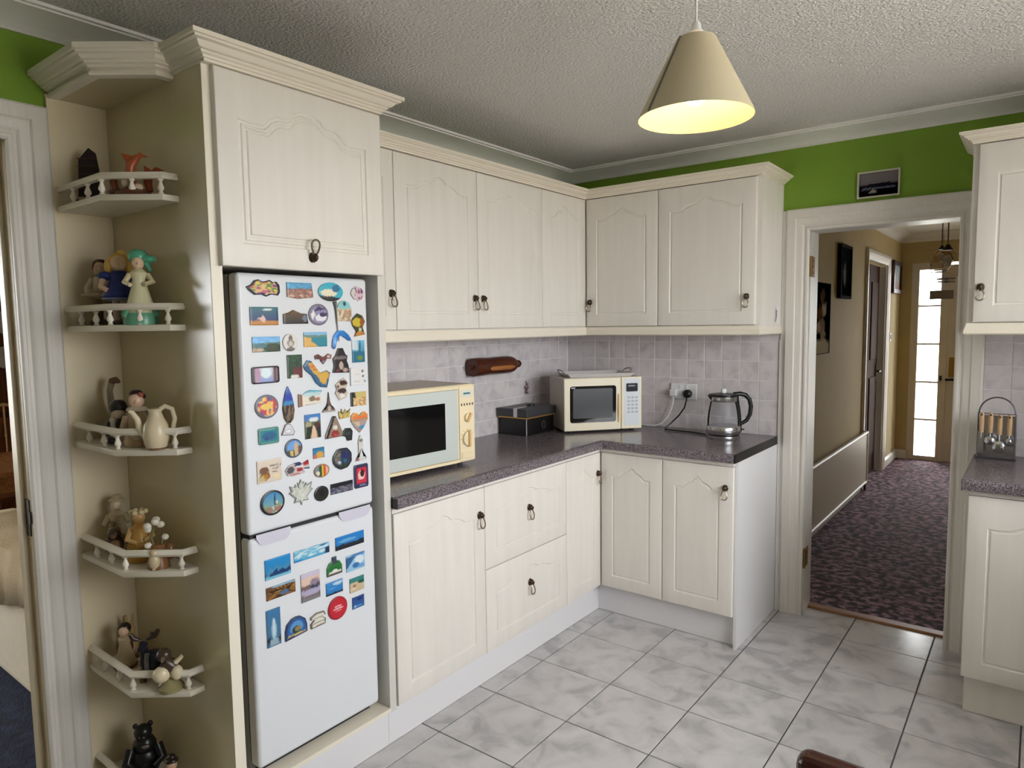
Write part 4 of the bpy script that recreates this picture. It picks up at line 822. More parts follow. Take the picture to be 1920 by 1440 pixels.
('mill', 'portrait magnet of a windmill beneath blue sky', -2.292,1.19,.057,.075, 'rect', [('b',(90,110,70)),('r',0,.74,1,1,(60,120,190)),('e',.55,.78,.3,.1,(226,230,232)),('p',[(.3,0),(.78,0),(.62,.5),(.5,.55)],(226,190,160)),('p',[(0,0),(.28,0),(.46,.5),(.1,.5)],(40,40,30)),('p',[(.8,0),(1,0),(1,.5),(.66,.5)],(36,36,30)),('e',.2,.6,.2,.12,(170,160,130)),('e',.75,.55,.2,.12,(80,40,40))]),
('hut', 'triangular alpine hut magnet with red flowers', -2.213,1.176,.068,.072, [(-.5,-.46),(.42,-.44),(.5,-.3),(.12,.5),(-.06,.5),(-.5,-.3)], [('b',(150,130,110)),('p',[(0,.1),(.12,.05),(.56,1),(.42,1)],(26,22,22)),('e',.52,.22,.22,.16,(150,50,50)),('e',.55,.5,.14,.1,(220,210,200)),('e',.55,.15,.1,.08,(190,70,70)),('r',0,0,1,.08,(90,60,50))]),
('cap', 'small black baseball-cap magnet', -2.16,1.147,.04,.042, [(-.5,-.1),(-.2,-.16),(-.06,-.5),(.4,-.5),(.5,.2),(.3,.46),(-.2,.5),(-.42,.3)], [('b',(34,40,38)),('r',.2,.5,.75,.56,(80,88,86)),('r',.25,.62,.7,.66,(70,78,76))]),
('teal', 'teal rectangular undersea magnet on the left', -2.446,1.181,.066,.048, 'rrect', [('b',(30,130,140)),('e',.5,.5,.36,.26,(20,96,140)),('e',.35,.35,.1,.14,(40,70,130)),('e',.62,.4,.1,.14,(50,90,130)),('r',0,0,1,.16,(100,150,140)),('r',.1,.84,.8,.9,(120,180,170))], {'rim':(90,140,130)}),
('roundbld', 'round magnet of pale tower block against blue sky', -2.364,1.132,.06,.057, 'ell', [('g',(120,170,220),(110,160,226)),('h',.4,.2,(90,80,60),4,4),('p',[(.5,.1),(.72,.1),(.74,.7),(.6,.86),(.5,.7)],(206,176,140)),('r',.72,.1,.92,.6,(110,84,60)),('r',.25,.05,.45,.4,(206,186,110))], {'rim':(70,80,100)}),
('smallsq', 'small square magnet of golden dome under blue sky', -2.274,1.104,.041,.033, 'rect', [('b',(50,130,170)),('e',.55,.25,.36,.38,(216,160,70)),('r',0,0,.3,.35,(190,110,90)),('r',0,.8,1,1,(40,110,150))]),
('rounddark', 'dark round abstract magnet near right edge', -2.184,1.072,.08,.074, lumpy(9,.05), [('b',(44,52,70)),('r',0,.3,.4,1,(110,104,92)),('e',.6,.6,.22,.16,(30,40,96)),('e',.55,.4,.16,.1,(40,80,110)),('e',.3,.32,.1,.1,(176,176,190)),('e',.45,.15,.3,.12,(50,70,50)),('n',.3,5)], {'rim':(40,42,50)}),
('statue', 'white statue-shaped magnet at right edge', -2.108,1.095,.045,.086, [(-.5,-.5),(.4,-.5),(.5,-.42),(.2,-.4),(.2,.3),(.1,.38),(.08,.46),(0,.5),(-.08,.46),(-.12,.38),(-.22,.3),(-.22,-.4),(-.44,-.42)], [('b',(206,206,200)),('e',.5,.8,.2,.06,(120,110,100)),('e',.15,.06,.14,.06,(160,70,80)),('e',.9,.1,.08,.04,(80,70,70)),('r',.3,.2,.6,.6,(214,214,208))]),
('floral', 'cream plaque magnet with brown flowers and script lines', -2.448,1.078,.08,.066, 'rect', [('b',(222,206,190)),('e',.3,.32,.2,.22,(140,96,40)),('e',.26,.55,.2,.16,(120,84,60)),('e',.18,.2,.14,.14,(196,180,130)),('e',.34,.26,.08,.1,(190,120,30)),('r',.5,.84,.94,.88,(120,96,84)),('r',.52,.7,.96,.74,(120,96,84)),('r',.54,.56,.94,.6,(130,106,92)),('r',.56,.42,.92,.46,(140,116,100)),('e',.78,.24,.14,.08,(236,216,160))]),
('flags', 'magnet of red white and blue flag cluster', -2.354,1.068,.085,.042, [(-.4,-.4),(-.2,-.5),(.3,-.4),(.24,-.1),(.5,-.16),(.46,.5),(.2,.3),(.1,.46),(-.1,.44),(-.36,.3),(-.5,0)], [('b',(206,190,186)),('e',.2,.5,.16,.26,(84,80,84)),('r',.36,.7,.66,1,(40,56,100)),('r',.46,.3,.7,.55,(170,40,50)),('r',.72,.66,1,1,(176,36,46)),('r',.74,.2,1,.46,(40,70,120)),('r',.46,.55,.72,.7,(226,222,222)),('r',.2,.1,.6,.2,(190,110,110))]),
('ovalflag', 'small oval magnet with tricolour flag', -2.266,1.046,.057,.042, 'ell', [('b',(196,110,90)),('r',0,0,.3,1,(110,130,140)),('r',.3,0,.48,1,(40,84,44)),('r',.48,0,.58,1,(226,190,60)),('r',.58,0,.74,1,(206,84,40)),('r',.74,0,1,1,(226,180,150)),('e',.2,.35,.14,.16,(220,220,200))], {'rim':(150,110,96)}),
('redcard', 'navy and red card magnet with white swirl', -2.11,1.001,.058,.078, 'rrect', [('b',(44,46,80)),('r',.14,.2,.86,.88,(206,44,66)),('e',.5,.56,.24,.2,(236,200,190)),('e',.56,.62,.16,.16,(60,20,30)),('e',.4,.42,.14,.06,(236,210,200)),('r',.3,.08,.8,.12,(140,140,170))], {'rim':(44,46,80)}),
('city', 'wide dark magnet showing a city skyline at night', -2.19,.978,.088,.034, 'rect', [('b',(20,22,30)),('mh',[(50,60,76),(110,120,130),(40,60,90),(140,120,130),(70,84,100)],12,4,.05,.62)]),
('leaf', 'silver-white magnet shaped like a maple leaf', -2.344,.993,.086,.08, leaf, [('b',(206,208,198)),('n',.1,4)], {'rim':(150,152,146)}),
('disc', 'plain black round disc magnet', -2.27,.974,.053,.048, 'ell', [('b',(34,32,30)),('e',.5,.55,.2,.22,(10,10,10))], {'rim':(40,38,36)}),
('skyline', 'round skyline magnet with thick black rim', -2.443,.982,.079,.074, 'ell', [('g',(160,180,160),(60,140,200)),('p',[(.54,.4),(.6,.4),(.6,.82),(.55,.82)],(40,50,60)),('p',[(.62,.35),(.68,.35),(.68,.72)],(220,226,226)),('h',.42,.3,(140,160,120),7,2),('mh',[(196,200,180),(120,140,110),(170,120,110),(190,206,190)],8,3,0,.34)], {'rim':(22,24,30)}),
('blue1', 'blue skyline magnet at left of the freezer door', -2.434,.785,.086,.061, 'rect', [('g',(40,130,190),(30,140,206)),('h',.55,.5,(70,140,180),12,3),('h',.36,.5,(20,60,110),14,5),('r',0,0,1,.14,(120,190,216))]),
('blue2', 'wide pale blue iceberg magnet', -2.313,.797,.13,.035, 'rect', [('g',(70,160,210),(190,224,232)),('r',0,0,.2,.55,(30,140,206)),('mh',[(150,206,226),(110,180,216),(206,230,236)],9,3,.2,1),('e',.95,.3,.1,.3,(30,50,80)),('e',.8,.9,.1,.1,(60,110,160))]),
('blue3', 'wide mountain lake magnet at upper right of the freezer door', -2.165,.796,.116,.043, 'rect', [('g',(40,120,190),(30,130,206)),('e',.4,.62,.3,.12,(110,170,216)),('h',.36,.3,(36,44,56),8,4),('h',.14,.1,(26,30,40),5,3)]),
('castle', 'green castle badge magnet', -2.231,.726,.059,.066, [(-.5,-.4),(.5,-.4),(.5,.0),(.34,.24),(.14,.3),(.14,.5),(-.14,.5),(-.14,.3),(-.34,.24),(-.5,.0)], [('b',(44,120,60)),('r',.3,.66,.7,1,(60,70,84)),('e',.5,.35,.36,.2,(36,110,54)),('e',.5,.28,.2,.12,(232,232,226)),('r',0,0,1,.2,(90,80,70)),('r',.1,.2,.9,.3,(226,222,214))]),
('ski', 'blue and white snowy ski-slope magnet', -2.145,.718,.076,.054, 'rect', [('b',(150,196,226)),('p',[(0,.2),(.3,.6),(.6,1),(0,.9)],(50,100,150)),('e',.7,.6,.26,.26,(220,232,240)),('e',.5,.3,.2,.16,(60,110,170)),('r',.3,.88,1,1,(70,130,190)),('e',.8,.2,.2,.12,(110,160,210))]),
('market', 'wide brown market-street magnet', -2.427,.712,.098,.039, 'rect', [('m',[(60,40,26),(150,104,50),(110,70,36),(40,26,20),(196,150,80)],8,6),('r',.2,.84,1,1,(140,170,196)),('e',.6,.3,.16,.16,(80,110,150))]),
('sunset', 'portrait sunset lake magnet with pale lilac water', -2.323,.691,.069,.089, 'rect', [('g',(170,166,206),(206,196,216)),('r',0,.55,1,.86,(226,196,180)),('h',.56,.12,(120,100,96),5,2),('e',.7,.46,.24,.14,(60,70,90)),('r',0,.22,1,.4,(180,170,200)),('r',0,0,1,.12,(130,126,130)),('e',.72,.64,.26,.12,(150,130,150))]),
('sky', 'small blue sky magnet with dark shoreline', -2.233,.658,.065,.042, 'rect', [('g',(40,120,190),(60,140,206)),('e',.7,.8,.3,.14,(190,214,230)),('h',.16,.06,(30,40,56),4,2),('e',.3,.5,.2,.06,(90,160,216))]),
('sand', 'small sandy beach magnet with green trees', -2.142,.641,.059,.048, 'rect', [('b',(206,184,150)),('r',0,.7,1,1,(50,130,126)),('e',.8,.62,.26,.12,(30,90,70)),('e',.3,.45,.1,.1,(150,110,80)),('e',.2,.25,.2,.06,(230,214,186))]),
('navy', 'small navy sea magnet at right of the freezer door', -2.139,.579,.049,.039, 'rect', [('g',(50,100,160),(30,70,140)),('e',.6,.75,.2,.12,(20,40,90)),('r',.15,.15,.8,.24,(90,150,200)),('e',.2,.2,.1,.1,(180,200,220))]),
('tall', 'tall blue magnet of a white waterfall', -2.457,.607,.046,.113, 'rect', [('g',(70,110,140),(60,120,170)),('e',.5,.45,.18,.3,(160,196,214)),('p',[(.4,.3),(.6,.3),(.55,.75),(.46,.75)],(200,220,230)),('e',.1,.2,.14,.08,(20,30,40)),('e',.92,.16,.14,.06,(20,30,40)),('r',.2,.05,.8,.2,(150,176,190))]),
('badge', 'arched blue badge magnet with gold scroll', -2.381,.581,.078,.066, [(-.5,-.5),(.5,-.4),(.5,-.05),(.42,.26),(.2,.46),(0,.5),(-.2,.46),(-.42,.26),(-.5,-.05)], [('b',(50,96,160)),('e',.5,.5,.3,.32,(90,150,206)),('e',.5,.38,.22,.18,(30,60,50)),('e',.55,.42,.14,.12,(150,130,80)),('r',0,0,1,.22,(206,180,120)),('r',.1,.06,.9,.14,(90,76,60))], {'rim':(40,60,100)}),
('phone', 'cream magnet outlined like an old telephone', -2.301,.576,.058,.046, [(-.46,-.5),(.46,-.46),(.5,-.1),(.3,.1),(.5,.2),(.4,.46),(-.1,.5),(-.5,.3),(-.46,.14),(-.24,.06),(-.5,-.16)], [('b',(222,218,206)),('r',.1,.3,.9,.36,(120,108,90)),('r',.2,.12,.8,.16,(190,150,140)),('r',.2,.62,.8,.68,(150,140,120))], {'rim':(110,100,84)}),
('red', 'round glossy red magnet with white text band', -2.224,.587,.075,.075, 'ell', [('b',(200,36,52)),('r',.3,.56,.7,.62,(236,180,190)),('r',.26,.46,.76,.52,(236,190,196)),('r',.36,.36,.66,.41,(226,150,160))], {'rim':(170,30,44)}),
]
for m in MAG:
    nm, lab, y, z, w, h, shp, lay = m[:8]; kw = m[8] if len(m) > 8 else {}
    o = printed('fridge_magnet', FF, y, z, w, h, shp, lay, None, .0055 if shp != 'rect' else .004, **kw)
    tag(o, lab, 'magnet', G)
    if nm == 'lolly':
        q = MB().tube([(XF+.007, y+.012, z-.03), (XF+.0055, y+.016, z-.045), (XF+.0035, y+.022, z-.12), (XF+.003, y+.026, z-.155)], [.006,.004,.0016,.0012], 6)
        c = o.location; q.v = [(a-c[0], b-c[1], d-c[2]) for a, b, d in q.v]
        obj('stick', q, steel, o)
# ================================================================== FIGURINES
FC = 0
def ceramic(c, rough=.3): return mat('ceramic_%d_%d_%d' % tuple(c), c, rough)
def figurine(name, label, x, zi, parts, y=-2.683, s=1.0, rz=0, cat='figurine'):
    z = SZ[zi]+.0165
    t = thing(name, label, cat, (x, y, z), rz, group='figurines on the corner shelves')
    flat = []
    for pn, col, prims in parts:
        if pn in ('arms', 'legs', 'antlers', 'sleeves', 'flowers'): flat += [(pn[:-1], col, [q]) for q in prims]
        else: flat.append((pn, col, prims))
    for pn, col, prims in flat:
        mb = MB()
        for p in prims:
            k = p[0]
            if k == 'e': mb.ell([q*s for q in p[1]], [q*s for q in p[2]], 12)
            elif k == 'c': mb.tube([[c*s for c in q] for q in p[1]], [r*s for r in p[2]] if isinstance(p[2], (list, tuple)) else p[2]*s, 8)
            elif k == 'l': mb.lathe([(r*s, q*s) for r, q in p[1]], [q*s for q in (p[2] if len(p) > 2 else (0,0,0))], 16)
            elif k == 'b': mb.box(*[q*s for q in p[1]])
            elif k == 'x':                                   # thin slab polygon in (x,z) with thickness in y
                P = p[1]; n = len(P); d = p[2]
                mb.add([(a*s, -d*s, b*s) for a, b in P]+[(a*s, d*s, b*s) for a, b in P], [tuple(range(n)), tuple(range(n, 2*n))]+[(i, (i+1) % n, (i+1) % n+n, i+n) for i in range(n)])
        obj(pn, mb, ceramic(col), t, local=True, smooth=50)
    return t
skin = (232, 196, 164); D90 = math.radians(63)
# shelf 1
figurine('model_ship', 'dark wooden model junk ship with ribbed sails on the top shelf', .085, 0, [
 ('hull', (60,36,26), [('x',[(-.05,.02),(-.03,0),(.035,0),(.055,.028),(.03,.022),(-.03,.016)],.014)]),
 ('sail', (38,26,26), [('x',[(-.04,.028),(.03,.026),(.012,.155),(-.006,.17),(-.034,.135)],.003)]),
 ('batten', (70,44,34), [('c',[(-.038,-.004,.05+i*.022),(.026-i*.003,-.004,.05+i*.022)],.0016) for i in range(5)]),
 ('mast', (50,30,22), [('c',[(-.004,.003,.02),(-.004,.003,.165)],.0025)])], y=-2.69, rz=math.radians(50))
figurine('dolphin_sculpture', 'reddish brown leaping dolphins sculpture on the top shelf', .33, 0, [
 ('base', (90,52,34), [('l',[(.045,0),(.048,.008),(.034,.018),(.01,.022)]),('e',(-.045,.005,.012),(.03,.018,.012))]),
 ('wave', (206,186,160), [('e',(-.012,-.02,.034),(.012,.01,.014)),('e',(.02,-.02,.022),(.014,.01,.01))]),
 ('dolphin', (172,84,48), [('c',[(.0,0,.018),(-.012,0,.05),(-.006,0,.085),(.014,0,.108),(.03,0,.112)],[.010,.013,.013,.008,.003]),('x',[(-.012,.085),(-.03,.118),(.006,.108)],.003),('x',[(.012,.11),(.045,.104),(.02,.12)],.002)]),
 ('dolphin', (150,70,40), [('c',[(.04,.005,.015),(.035,.005,.04),(.044,.005,.062),(.066,.005,.074)],[.009,.011,.009,.003]),('x',[(.032,.05),(.03,.085),(.05,.07)],.003),('x',[(.045,.066),(.085,.07),(.06,.08)],.002)]),
 ('dolphin', (120,60,38), [('c',[(-.05,0,.014),(-.056,0,.04),(-.046,0,.06)],[.008,.010,.004])])], rz=math.radians(40))
# shelf 2
figurine('boy_figurine', 'brown-haired boy figurine in cream shirt on the second shelf', .08, 1, [
 ('base', (96,84,60), [('l',[(.036,0),(.038,.012),(.03,.02)]),('e',(.03,-.01,.012),(.03,.022,.012))]),
 ('trousers', (140,120,90), [('c',[(-.012,0,.018),(-.012,-.004,.06),(-.006,0,.09)],[.012,.014,.018]),('c',[(.02,-.012,.02),(.022,-.016,.055),(.008,-.004,.09)],[.011,.013,.018])]),
 ('shirt', (222,206,184), [('e',(0,0,.12),(.026,.02,.036)),('c',[(-.022,0,.138),(-.036,-.01,.112),(-.034,-.022,.092)],[.010,.009,.008]),('c',[(.022,0,.138),(.036,-.012,.112),(.022,-.03,.094)],[.010,.009,.008])]),
 ('instrument', (190,168,140), [('c',[(-.05,-.028,.092),(0,-.034,.088),(.04,-.03,.1)],[.004,.010,.004])]),
 ('head', skin, [('e',(0,-.002,.172),(.02,.02,.024)),('e',(.0,-.022,.17),(.004,.005,.005)),('c',[(0,0,.145),(0,0,.158)],.008),('e',(-.034,-.024,.09),(.007,.007,.007)),('e',(.02,-.032,.094),(.007,.007,.007))]),
 ('hair', (74,44,30), [('e',(0,.004,.183),(.022,.021,.018)),('e',(-.014,.0,.176),(.008,.014,.016))]),
 ('neck_scarf', (70,60,66), [('l',[(.012,.146),(.016,.15),(.010,.156)])])], rz=D90)
figurine('doll_figurine', 'blonde girl figurine in ruffled blue dress on the second shelf', .205, 1, [
 ('base', (70,66,60), [('l',[(.03,0),(.032,.01),(.024,.016)])]),
 ('legs', (196,176,164), [('c',[(-.012,0,.014),(-.012,0,.08)],[.009,.011]),('c',[(.012,0,.014),(.012,0,.08)],[.009,.011])]),
 ('dress', (38,54,124), [('l',[(.046,.078),(.05,.084),(.036,.11),(.024,.135),(.03,.15),(.014,.158)]),('e',(-.036,0,.142),(.020,.018,.014)),('e',(.036,0,.142),(.020,.018,.014))]),
 ('petticoat', (150,160,196), [('l',[(.04,.072),(.048,.076),(.046,.082)])]),
 ('arms', skin, [('c',[(-.04,-.004,.136),(-.046,-.014,.11),(-.03,-.03,.1)],[.009,.008,.007]),('c',[(.04,-.004,.136),(.048,-.014,.11),(.034,-.03,.098)],[.009,.008,.007])]),
 ('head', (238,206,170), [('e',(0,-.004,.178),(.023,.022,.025)),('e',(0,-.026,.175),(.004,.005,.005))]),
 ('hair', (222,180,84), [('e',(0,.006,.186),(.029,.024,.024)),('e',(-.026,.002,.17),(.012,.014,.022)),('e',(.026,.002,.17),(.012,.014,.022)),('e',(.006,.004,.208),(.012,.010,.010))])], rz=D90)
figurine('lady_figurine', 'lady figurine with green bonnet and cream gown on the second shelf', .325, 1, [
 ('gown', (222,216,176), [('l',[(.040,.02),(.036,.05),(.022,.1),(.016,.125),(.022,.145),(.010,.158)])]),
 ('overskirt', (96,160,130), [('l',[(.044,0),(.046,.012),(.04,.034),(.036,.03)]),('c',[(-.03,-.02,.05),(-.036,-.012,.026)],[.010,.014]),('c',[(.03,-.014,.052),(.036,-.01,.026)],[.010,.014])]),
 ('arms', (214,200,160), [('c',[(-.022,0,.14),(-.034,-.012,.118),(-.02,-.028,.11)],[.008,.008,.006]),('c',[(.022,0,.14),(.034,-.012,.12),(.014,-.03,.112)],[.008,.008,.006])]),
 ('head', skin, [('e',(0,-.004,.172),(.016,.016,.019)),('e',(0,-.02,.17),(.003,.004,.004))]),
 ('hair', (80,50,34), [('e',(0,.002,.176),(.018,.015,.016))]),
 ('bonnet', (84,170,136), [('e',(0,.008,.19),(.026,.022,.022)),('e',(.024,.004,.184),(.024,.02,.012)),('c',[(.018,.004,.18),(.03,.0,.15)],[.010,.005])])], rz=D90)
# shelf 3
figurine('goose_figurine', 'tall grey-brown long-necked goose figurine on the third shelf', .082, 2, [
 ('body', (142,132,108), [('e',(.004,0,.036),(.038,.028,.034)),('c',[(.012,0,.05),(.0,0,.085),(-.006,0,.115),(-.008,0,.15),(0,-.002,.175)],[.024,.015,.010,.009,.010]),('c',[(-.02,0,.04),(-.05,0,.05)],[.018,.004])]),
 ('bill', (104,74,54), [('c',[(.0,-.002,.178),(.016,-.008,.182),(.026,-.012,.176)],[.011,.010,.005])]),
 ('foot', (110,90,60), [('l',[(.024,0),(.022,.008)])])], y=-2.672, rz=math.radians(45))
figurine('panda_figurine', 'black and white crouching figurine with round ears on third shelf', .185, 2, [
 ('body', (216,210,204), [('e',(0,0,.05),(.032,.026,.048)),('e',(.0,-.02,.03),(.02,.016,.024))]),
 ('fur', (42,36,38), [('e',(0,.002,.112),(.026,.024,.026)),('e',(.004,-.024,.062),(.014,.01,.02)),('e',(-.02,-.02,.014),(.016,.016,.012)),('e',(-.026,-.006,.052),(.010,.012,.022))]),
 ('face', (196,176,150), [('e',(0,-.016,.092),(.02,.014,.016))])], y=-2.70, rz=D90, s=.95)
figurine('clown_figurine', 'clown figurine with ruff and dark cap on the third shelf', .265, 2, [
 ('costume', (196,172,140), [('l',[(.036,0),(.038,.012),(.03,.045),(.026,.08),(.016,.096)]),('c',[(-.026,0,.08),(-.036,-.016,.05)],[.010,.008]),('c',[(.026,0,.08),(.036,-.016,.05)],[.010,.008])]),
 ('ruff', (220,204,180), [('l',[(.012,.092),(.028,.097),(.024,.105),(.012,.108)])]),
 ('bib', (220,204,180), [('e',(.0,-.03,.03),(.016,.008,.014))]),
 ('head', (232,196,170), [('e',(0,-.002,.124),(.02,.019,.022)),('e',(0,-.022,.122),(.005,.006,.005))]),
 ('cap', (56,36,40), [('e',(0,.004,.142),(.018,.016,.012)),('e',(.016,0,.135),(.008,.01,.008))]),
 ('pompom', (178,90,70), [('e',(.012,-.012,.14),(.008,.007,.007))])], rz=D90, s=1.05)
figurine('teapot_ornament', 'cream teapot-shaped ornament with curved spout on the third shelf', .375, 2, [
 ('pot', (218,202,168), [('l',[(.022,0),(.03,.012),(.036,.04),(.032,.068),(.022,.088),(.016,.104),(.02,.114)])]),
 ('spout', (230,216,184), [('c',[(-.028,0,.04),(-.042,0,.062),(-.046,0,.085),(-.058,0,.104),(-.066,0,.108)],[.012,.010,.008,.007,.005])]),
 ('handle', (230,216,184), [('c',[(.028,0,.045),(.044,0,.056),(.05,0,.085),(.044,0,.112),(.026,0,.12),(.014,0,.112)],.0065)]),
 ('foot', (120,92,60), [('l',[(.028,0),(.026,.006)])])], rz=math.radians(50))
# shelf 4
figurine('flower_lady_figurine', 'tall cream figurine of a lady with flowers on the fourth shelf', .085, 3, [
 ('gown', (206,190,156), [('l',[(.038,0),(.04,.015),(.028,.06),(.018,.095),(.024,.115),(.01,.128)])]),
 ('flowers', (150,136,96), [('e',(-.024+.012*i, -.022-.004*(i % 2), .03+.02*((i*7) % 4)),(.010,.008,.010)) for i in range(5)]),
 ('head', (226,206,176), [('e',(0,-.002,.146),(.016,.016,.019)),('c',[(0,0,.122),(0,0,.135)],.007)]),
 ('hat', (196,180,140), [('e',(.002,.004,.158),(.024,.022,.008)),('e',(.002,.006,.164),(.014,.013,.011))]),
 ('sleeves', (186,170,130), [('c',[(-.02,0,.112),(-.034,-.01,.085)],[.010,.008]),('c',[(.02,0,.112),(.034,-.014,.09)],[.010,.008])])], rz=D90)
figurine('hedgehog_figurine', 'small round dark brown animal figurine on the fourth shelf', .15, 3, [
 ('body', (74,54,40), [('e',(0,0,.04),(.026,.024,.032)),('e',(0,-.004,.072),(.02,.019,.02))]),
 ('belly', (150,116,80), [('e',(.004,-.016,.036),(.018,.012,.024))]),
 ('muzzle', (120,90,66), [('e',(.0,-.02,.07),(.009,.010,.008))])], y=-2.72, rz=D90)
figurine('golden_lady_figurine', 'golden amber seated lady figurine on the fourth shelf', .235, 3, [
 ('gown', (206,158,84), [('l',[(.034,0),(.038,.018),(.034,.05),(.022,.082),(.024,.098),(.01,.112)]),('c',[(-.018,-.012,.04),(.0,-.03,.048),(.026,-.018,.056)],[.010,.012,.009])]),
 ('arms', (226,190,130), [('c',[(-.022,0,.096),(-.032,-.016,.068),(-.006,-.032,.06)],[.008,.008,.006]),('c',[(.022,0,.096),(.034,-.014,.074),(.012,-.032,.066)],[.008,.008,.006])]),
 ('head', (226,180,120), [('e',(0,-.002,.13),(.017,.017,.02))]),
 ('flower_crown', (226,206,160), [('e',(.018*math.cos(a), .018*math.sin(a), .146),(.008,.008,.008)) for a in (0,1.05,2.1,3.14,4.2,5.2)])], rz=D90)
figurine('blossom_figurine', 'white blossom figurine on brown stump on the fourth shelf', .345, 3, [
 ('stump', (132,92,56), [('l',[(.03,0),(.028,.02),(.02,.05),(.022,.07)]),('e',(.03,.0,.045),(.016,.016,.026))]),
 ('stem', (120,110,70), [('c',[(-.01,0,.06),(-.016,0,.09),(-.008,0,.115)],.004),('c',[(.008,0,.06),(.016,-.004,.1)],.004)]),
 ('blossom', (230,222,204), [('e',(-.008+.018*math.cos(a), .01*math.sin(a), .125+.014*math.sin(a*1.7)),(.011,.009,.010)) for a in (0,1.2,2.5,3.7,5)]+[('e',(.02,-.01,.09),(.010,.008,.009)),('e',(-.024,-.008,.07),(.010,.008,.009))]),
 ('kitten', (206,186,150), [('e',(-.01,-.024,.026),(.016,.012,.022)),('e',(-.01,-.028,.052),(.011,.010,.011))])], rz=D90)
# shelf 5
figurine('rabbit_figurine', 'tan standing rabbit figurine at the back of the fifth shelf', .07, 4, [
 ('body', (196,164,112), [('e',(0,0,.04),(.024,.022,.04)),('e',(0,-.004,.088),(.017,.017,.02)),('c',[(-.007,0,.1),(-.010,0,.135)],[.006,.004]),('c',[(.007,0,.1),(.010,0,.136)],[.006,.004])]),
 ('base', (110,84,54), [('l',[(.03,0),(.028,.008)])]),
 ('belly', (222,206,170), [('e',(.0,-.015,.04),(.014,.010,.024))])], y=-2.66, rz=D90)
figurine('nurse_figurine', 'dark-haired figurine in pale dress on the fifth shelf', .125, 4, [
 ('dress', (206,188,150), [('l',[(.03,0),(.03,.012),(.02,.05),(.015,.075),(.018,.09),(.008,.1)])]),
 ('shawl', (104,70,48), [('e',(0,.008,.06),(.024,.016,.034)),('l',[(.032,0),(.034,.006),(.026,.014)])]),
 ('head', skin, [('e',(0,-.004,.114),(.015,.015,.017))]),
 ('hair', (44,30,30), [('e',(.002,.004,.12),(.019,.018,.018))])], y=-2.70, rz=D90)
figurine('moose_figurine', 'dark blue-black moose figurine with antlers on the fifth shelf', .265, 4, [
 ('body', (36,36,50), [('e',(.004,0,.05),(.036,.026,.034)),('c',[(-.014,0,.065),(-.02,0,.09),(-.018,-.006,.105)],[.016,.012,.011]),('c',[(-.018,-.006,.106),(-.026,-.026,.098)],[.011,.008])]),
 ('saddle', (130,128,130), [('c',[(-.012,-.026,.03),(-.012,-.03,.06),(-.01,-.018,.082)],.006)]),
 ('antlers', (60,46,40), [('c',[(-.026,0,.115),(-.044,0,.124),(-.05,0,.138)],[.004,.008,.006]),('c',[(-.010,0,.115),(.010,0,.122),(.02,0,.138)],[.004,.008,.006]),('c',[(.0,0,.12),(.004,0,.134)],.004)]),
 ('legs', (110,74,48), [('c',[(-.024,-.016,0),(-.022,-.012,.035)],.009),('c',[(.026,-.016,0),(.024,-.012,.035)],.009),('c',[(-.02,.016,0),(-.02,.012,.035)],.009),('c',[(.026,.016,0),(.024,.012,.035)],.009)])], rz=D90, s=1.05)
figurine('bird_figurine', 'dark bird figurine with cream breast at the front of fifth shelf', .375, 4, [
 ('body', (70,54,44), [('c',[(.02,.0,.05),(.004,0,.06),(-.012,0,.078)],[.014,.024,.018]),('e',(-.012,-.004,.098),(.019,.018,.018))]),
 ('breast', (226,210,176), [('e',(-.02,-.012,.05),(.022,.018,.022)),('e',(.016,-.016,.05),(.016,.014,.02)),('c',[(.014,-.01,.075),(.03,-.014,.09)],[.008,.005])]),
 ('base', (150,140,100), [('l',[(.03,0),(.032,.01),(.02,.022),(.01,.034)])]),
 ('beak', (120,100,70), [('c',[(-.014,-.02,.096),(-.016,-.034,.092)],[.005,.002])])], rz=D90, s=1.1)
# shelf 6
figurine('bear_figurine', 'large black seated bear figurine on the bottom shelf', .175, 5, [
 ('body', (24,22,24), [('e',(0,0,.055),(.046,.038,.056)),('e',(.002,-.002,.11),(.034,.03,.034)),('c',[(-.036,-.006,.105),(-.048,-.024,.07),(-.02,-.042,.05)],[.016,.015,.011]),('c',[(.036,-.006,.105),(.05,-.024,.07),(.024,-.042,.056)],[.016,.015,.011]),('e',(-.03,-.032,.016),(.02,.026,.016)),('e',(.03,-.032,.016),(.02,.026,.016))]),
 ('head', (30,27,28), [('e',(0,-.006,.152),(.026,.025,.025)),('e',(-.02,0,.172),(.008,.006,.009)),('e',(.02,0,.172),(.008,.006,.009)),('e',(0,-.03,.146),(.012,.01,.010))]),
 ('bow_tie', (120,104,98), [('e',(.006,-.034,.118),(.012,.005,.006))])], rz=D90)
figurine('bust_figurine', 'small dark-coated man figurine on the bottom shelf', .352, 5, [
 ('coat', (34,34,36), [('l',[(.024,0),(.026,.03),(.02,.07),(.022,.088),(.008,.1)])]),
 ('head', (206,166,134), [('e',(0,-.003,.114),(.015,.015,.018)),('e',(0,-.018,.112),(.003,.004,.004))]),
 ('hat', (40,30,28), [('e',(0,.002,.126),(.019,.018,.009)),('e',(0,.004,.134),(.012,.012,.010))])], rz=D90)

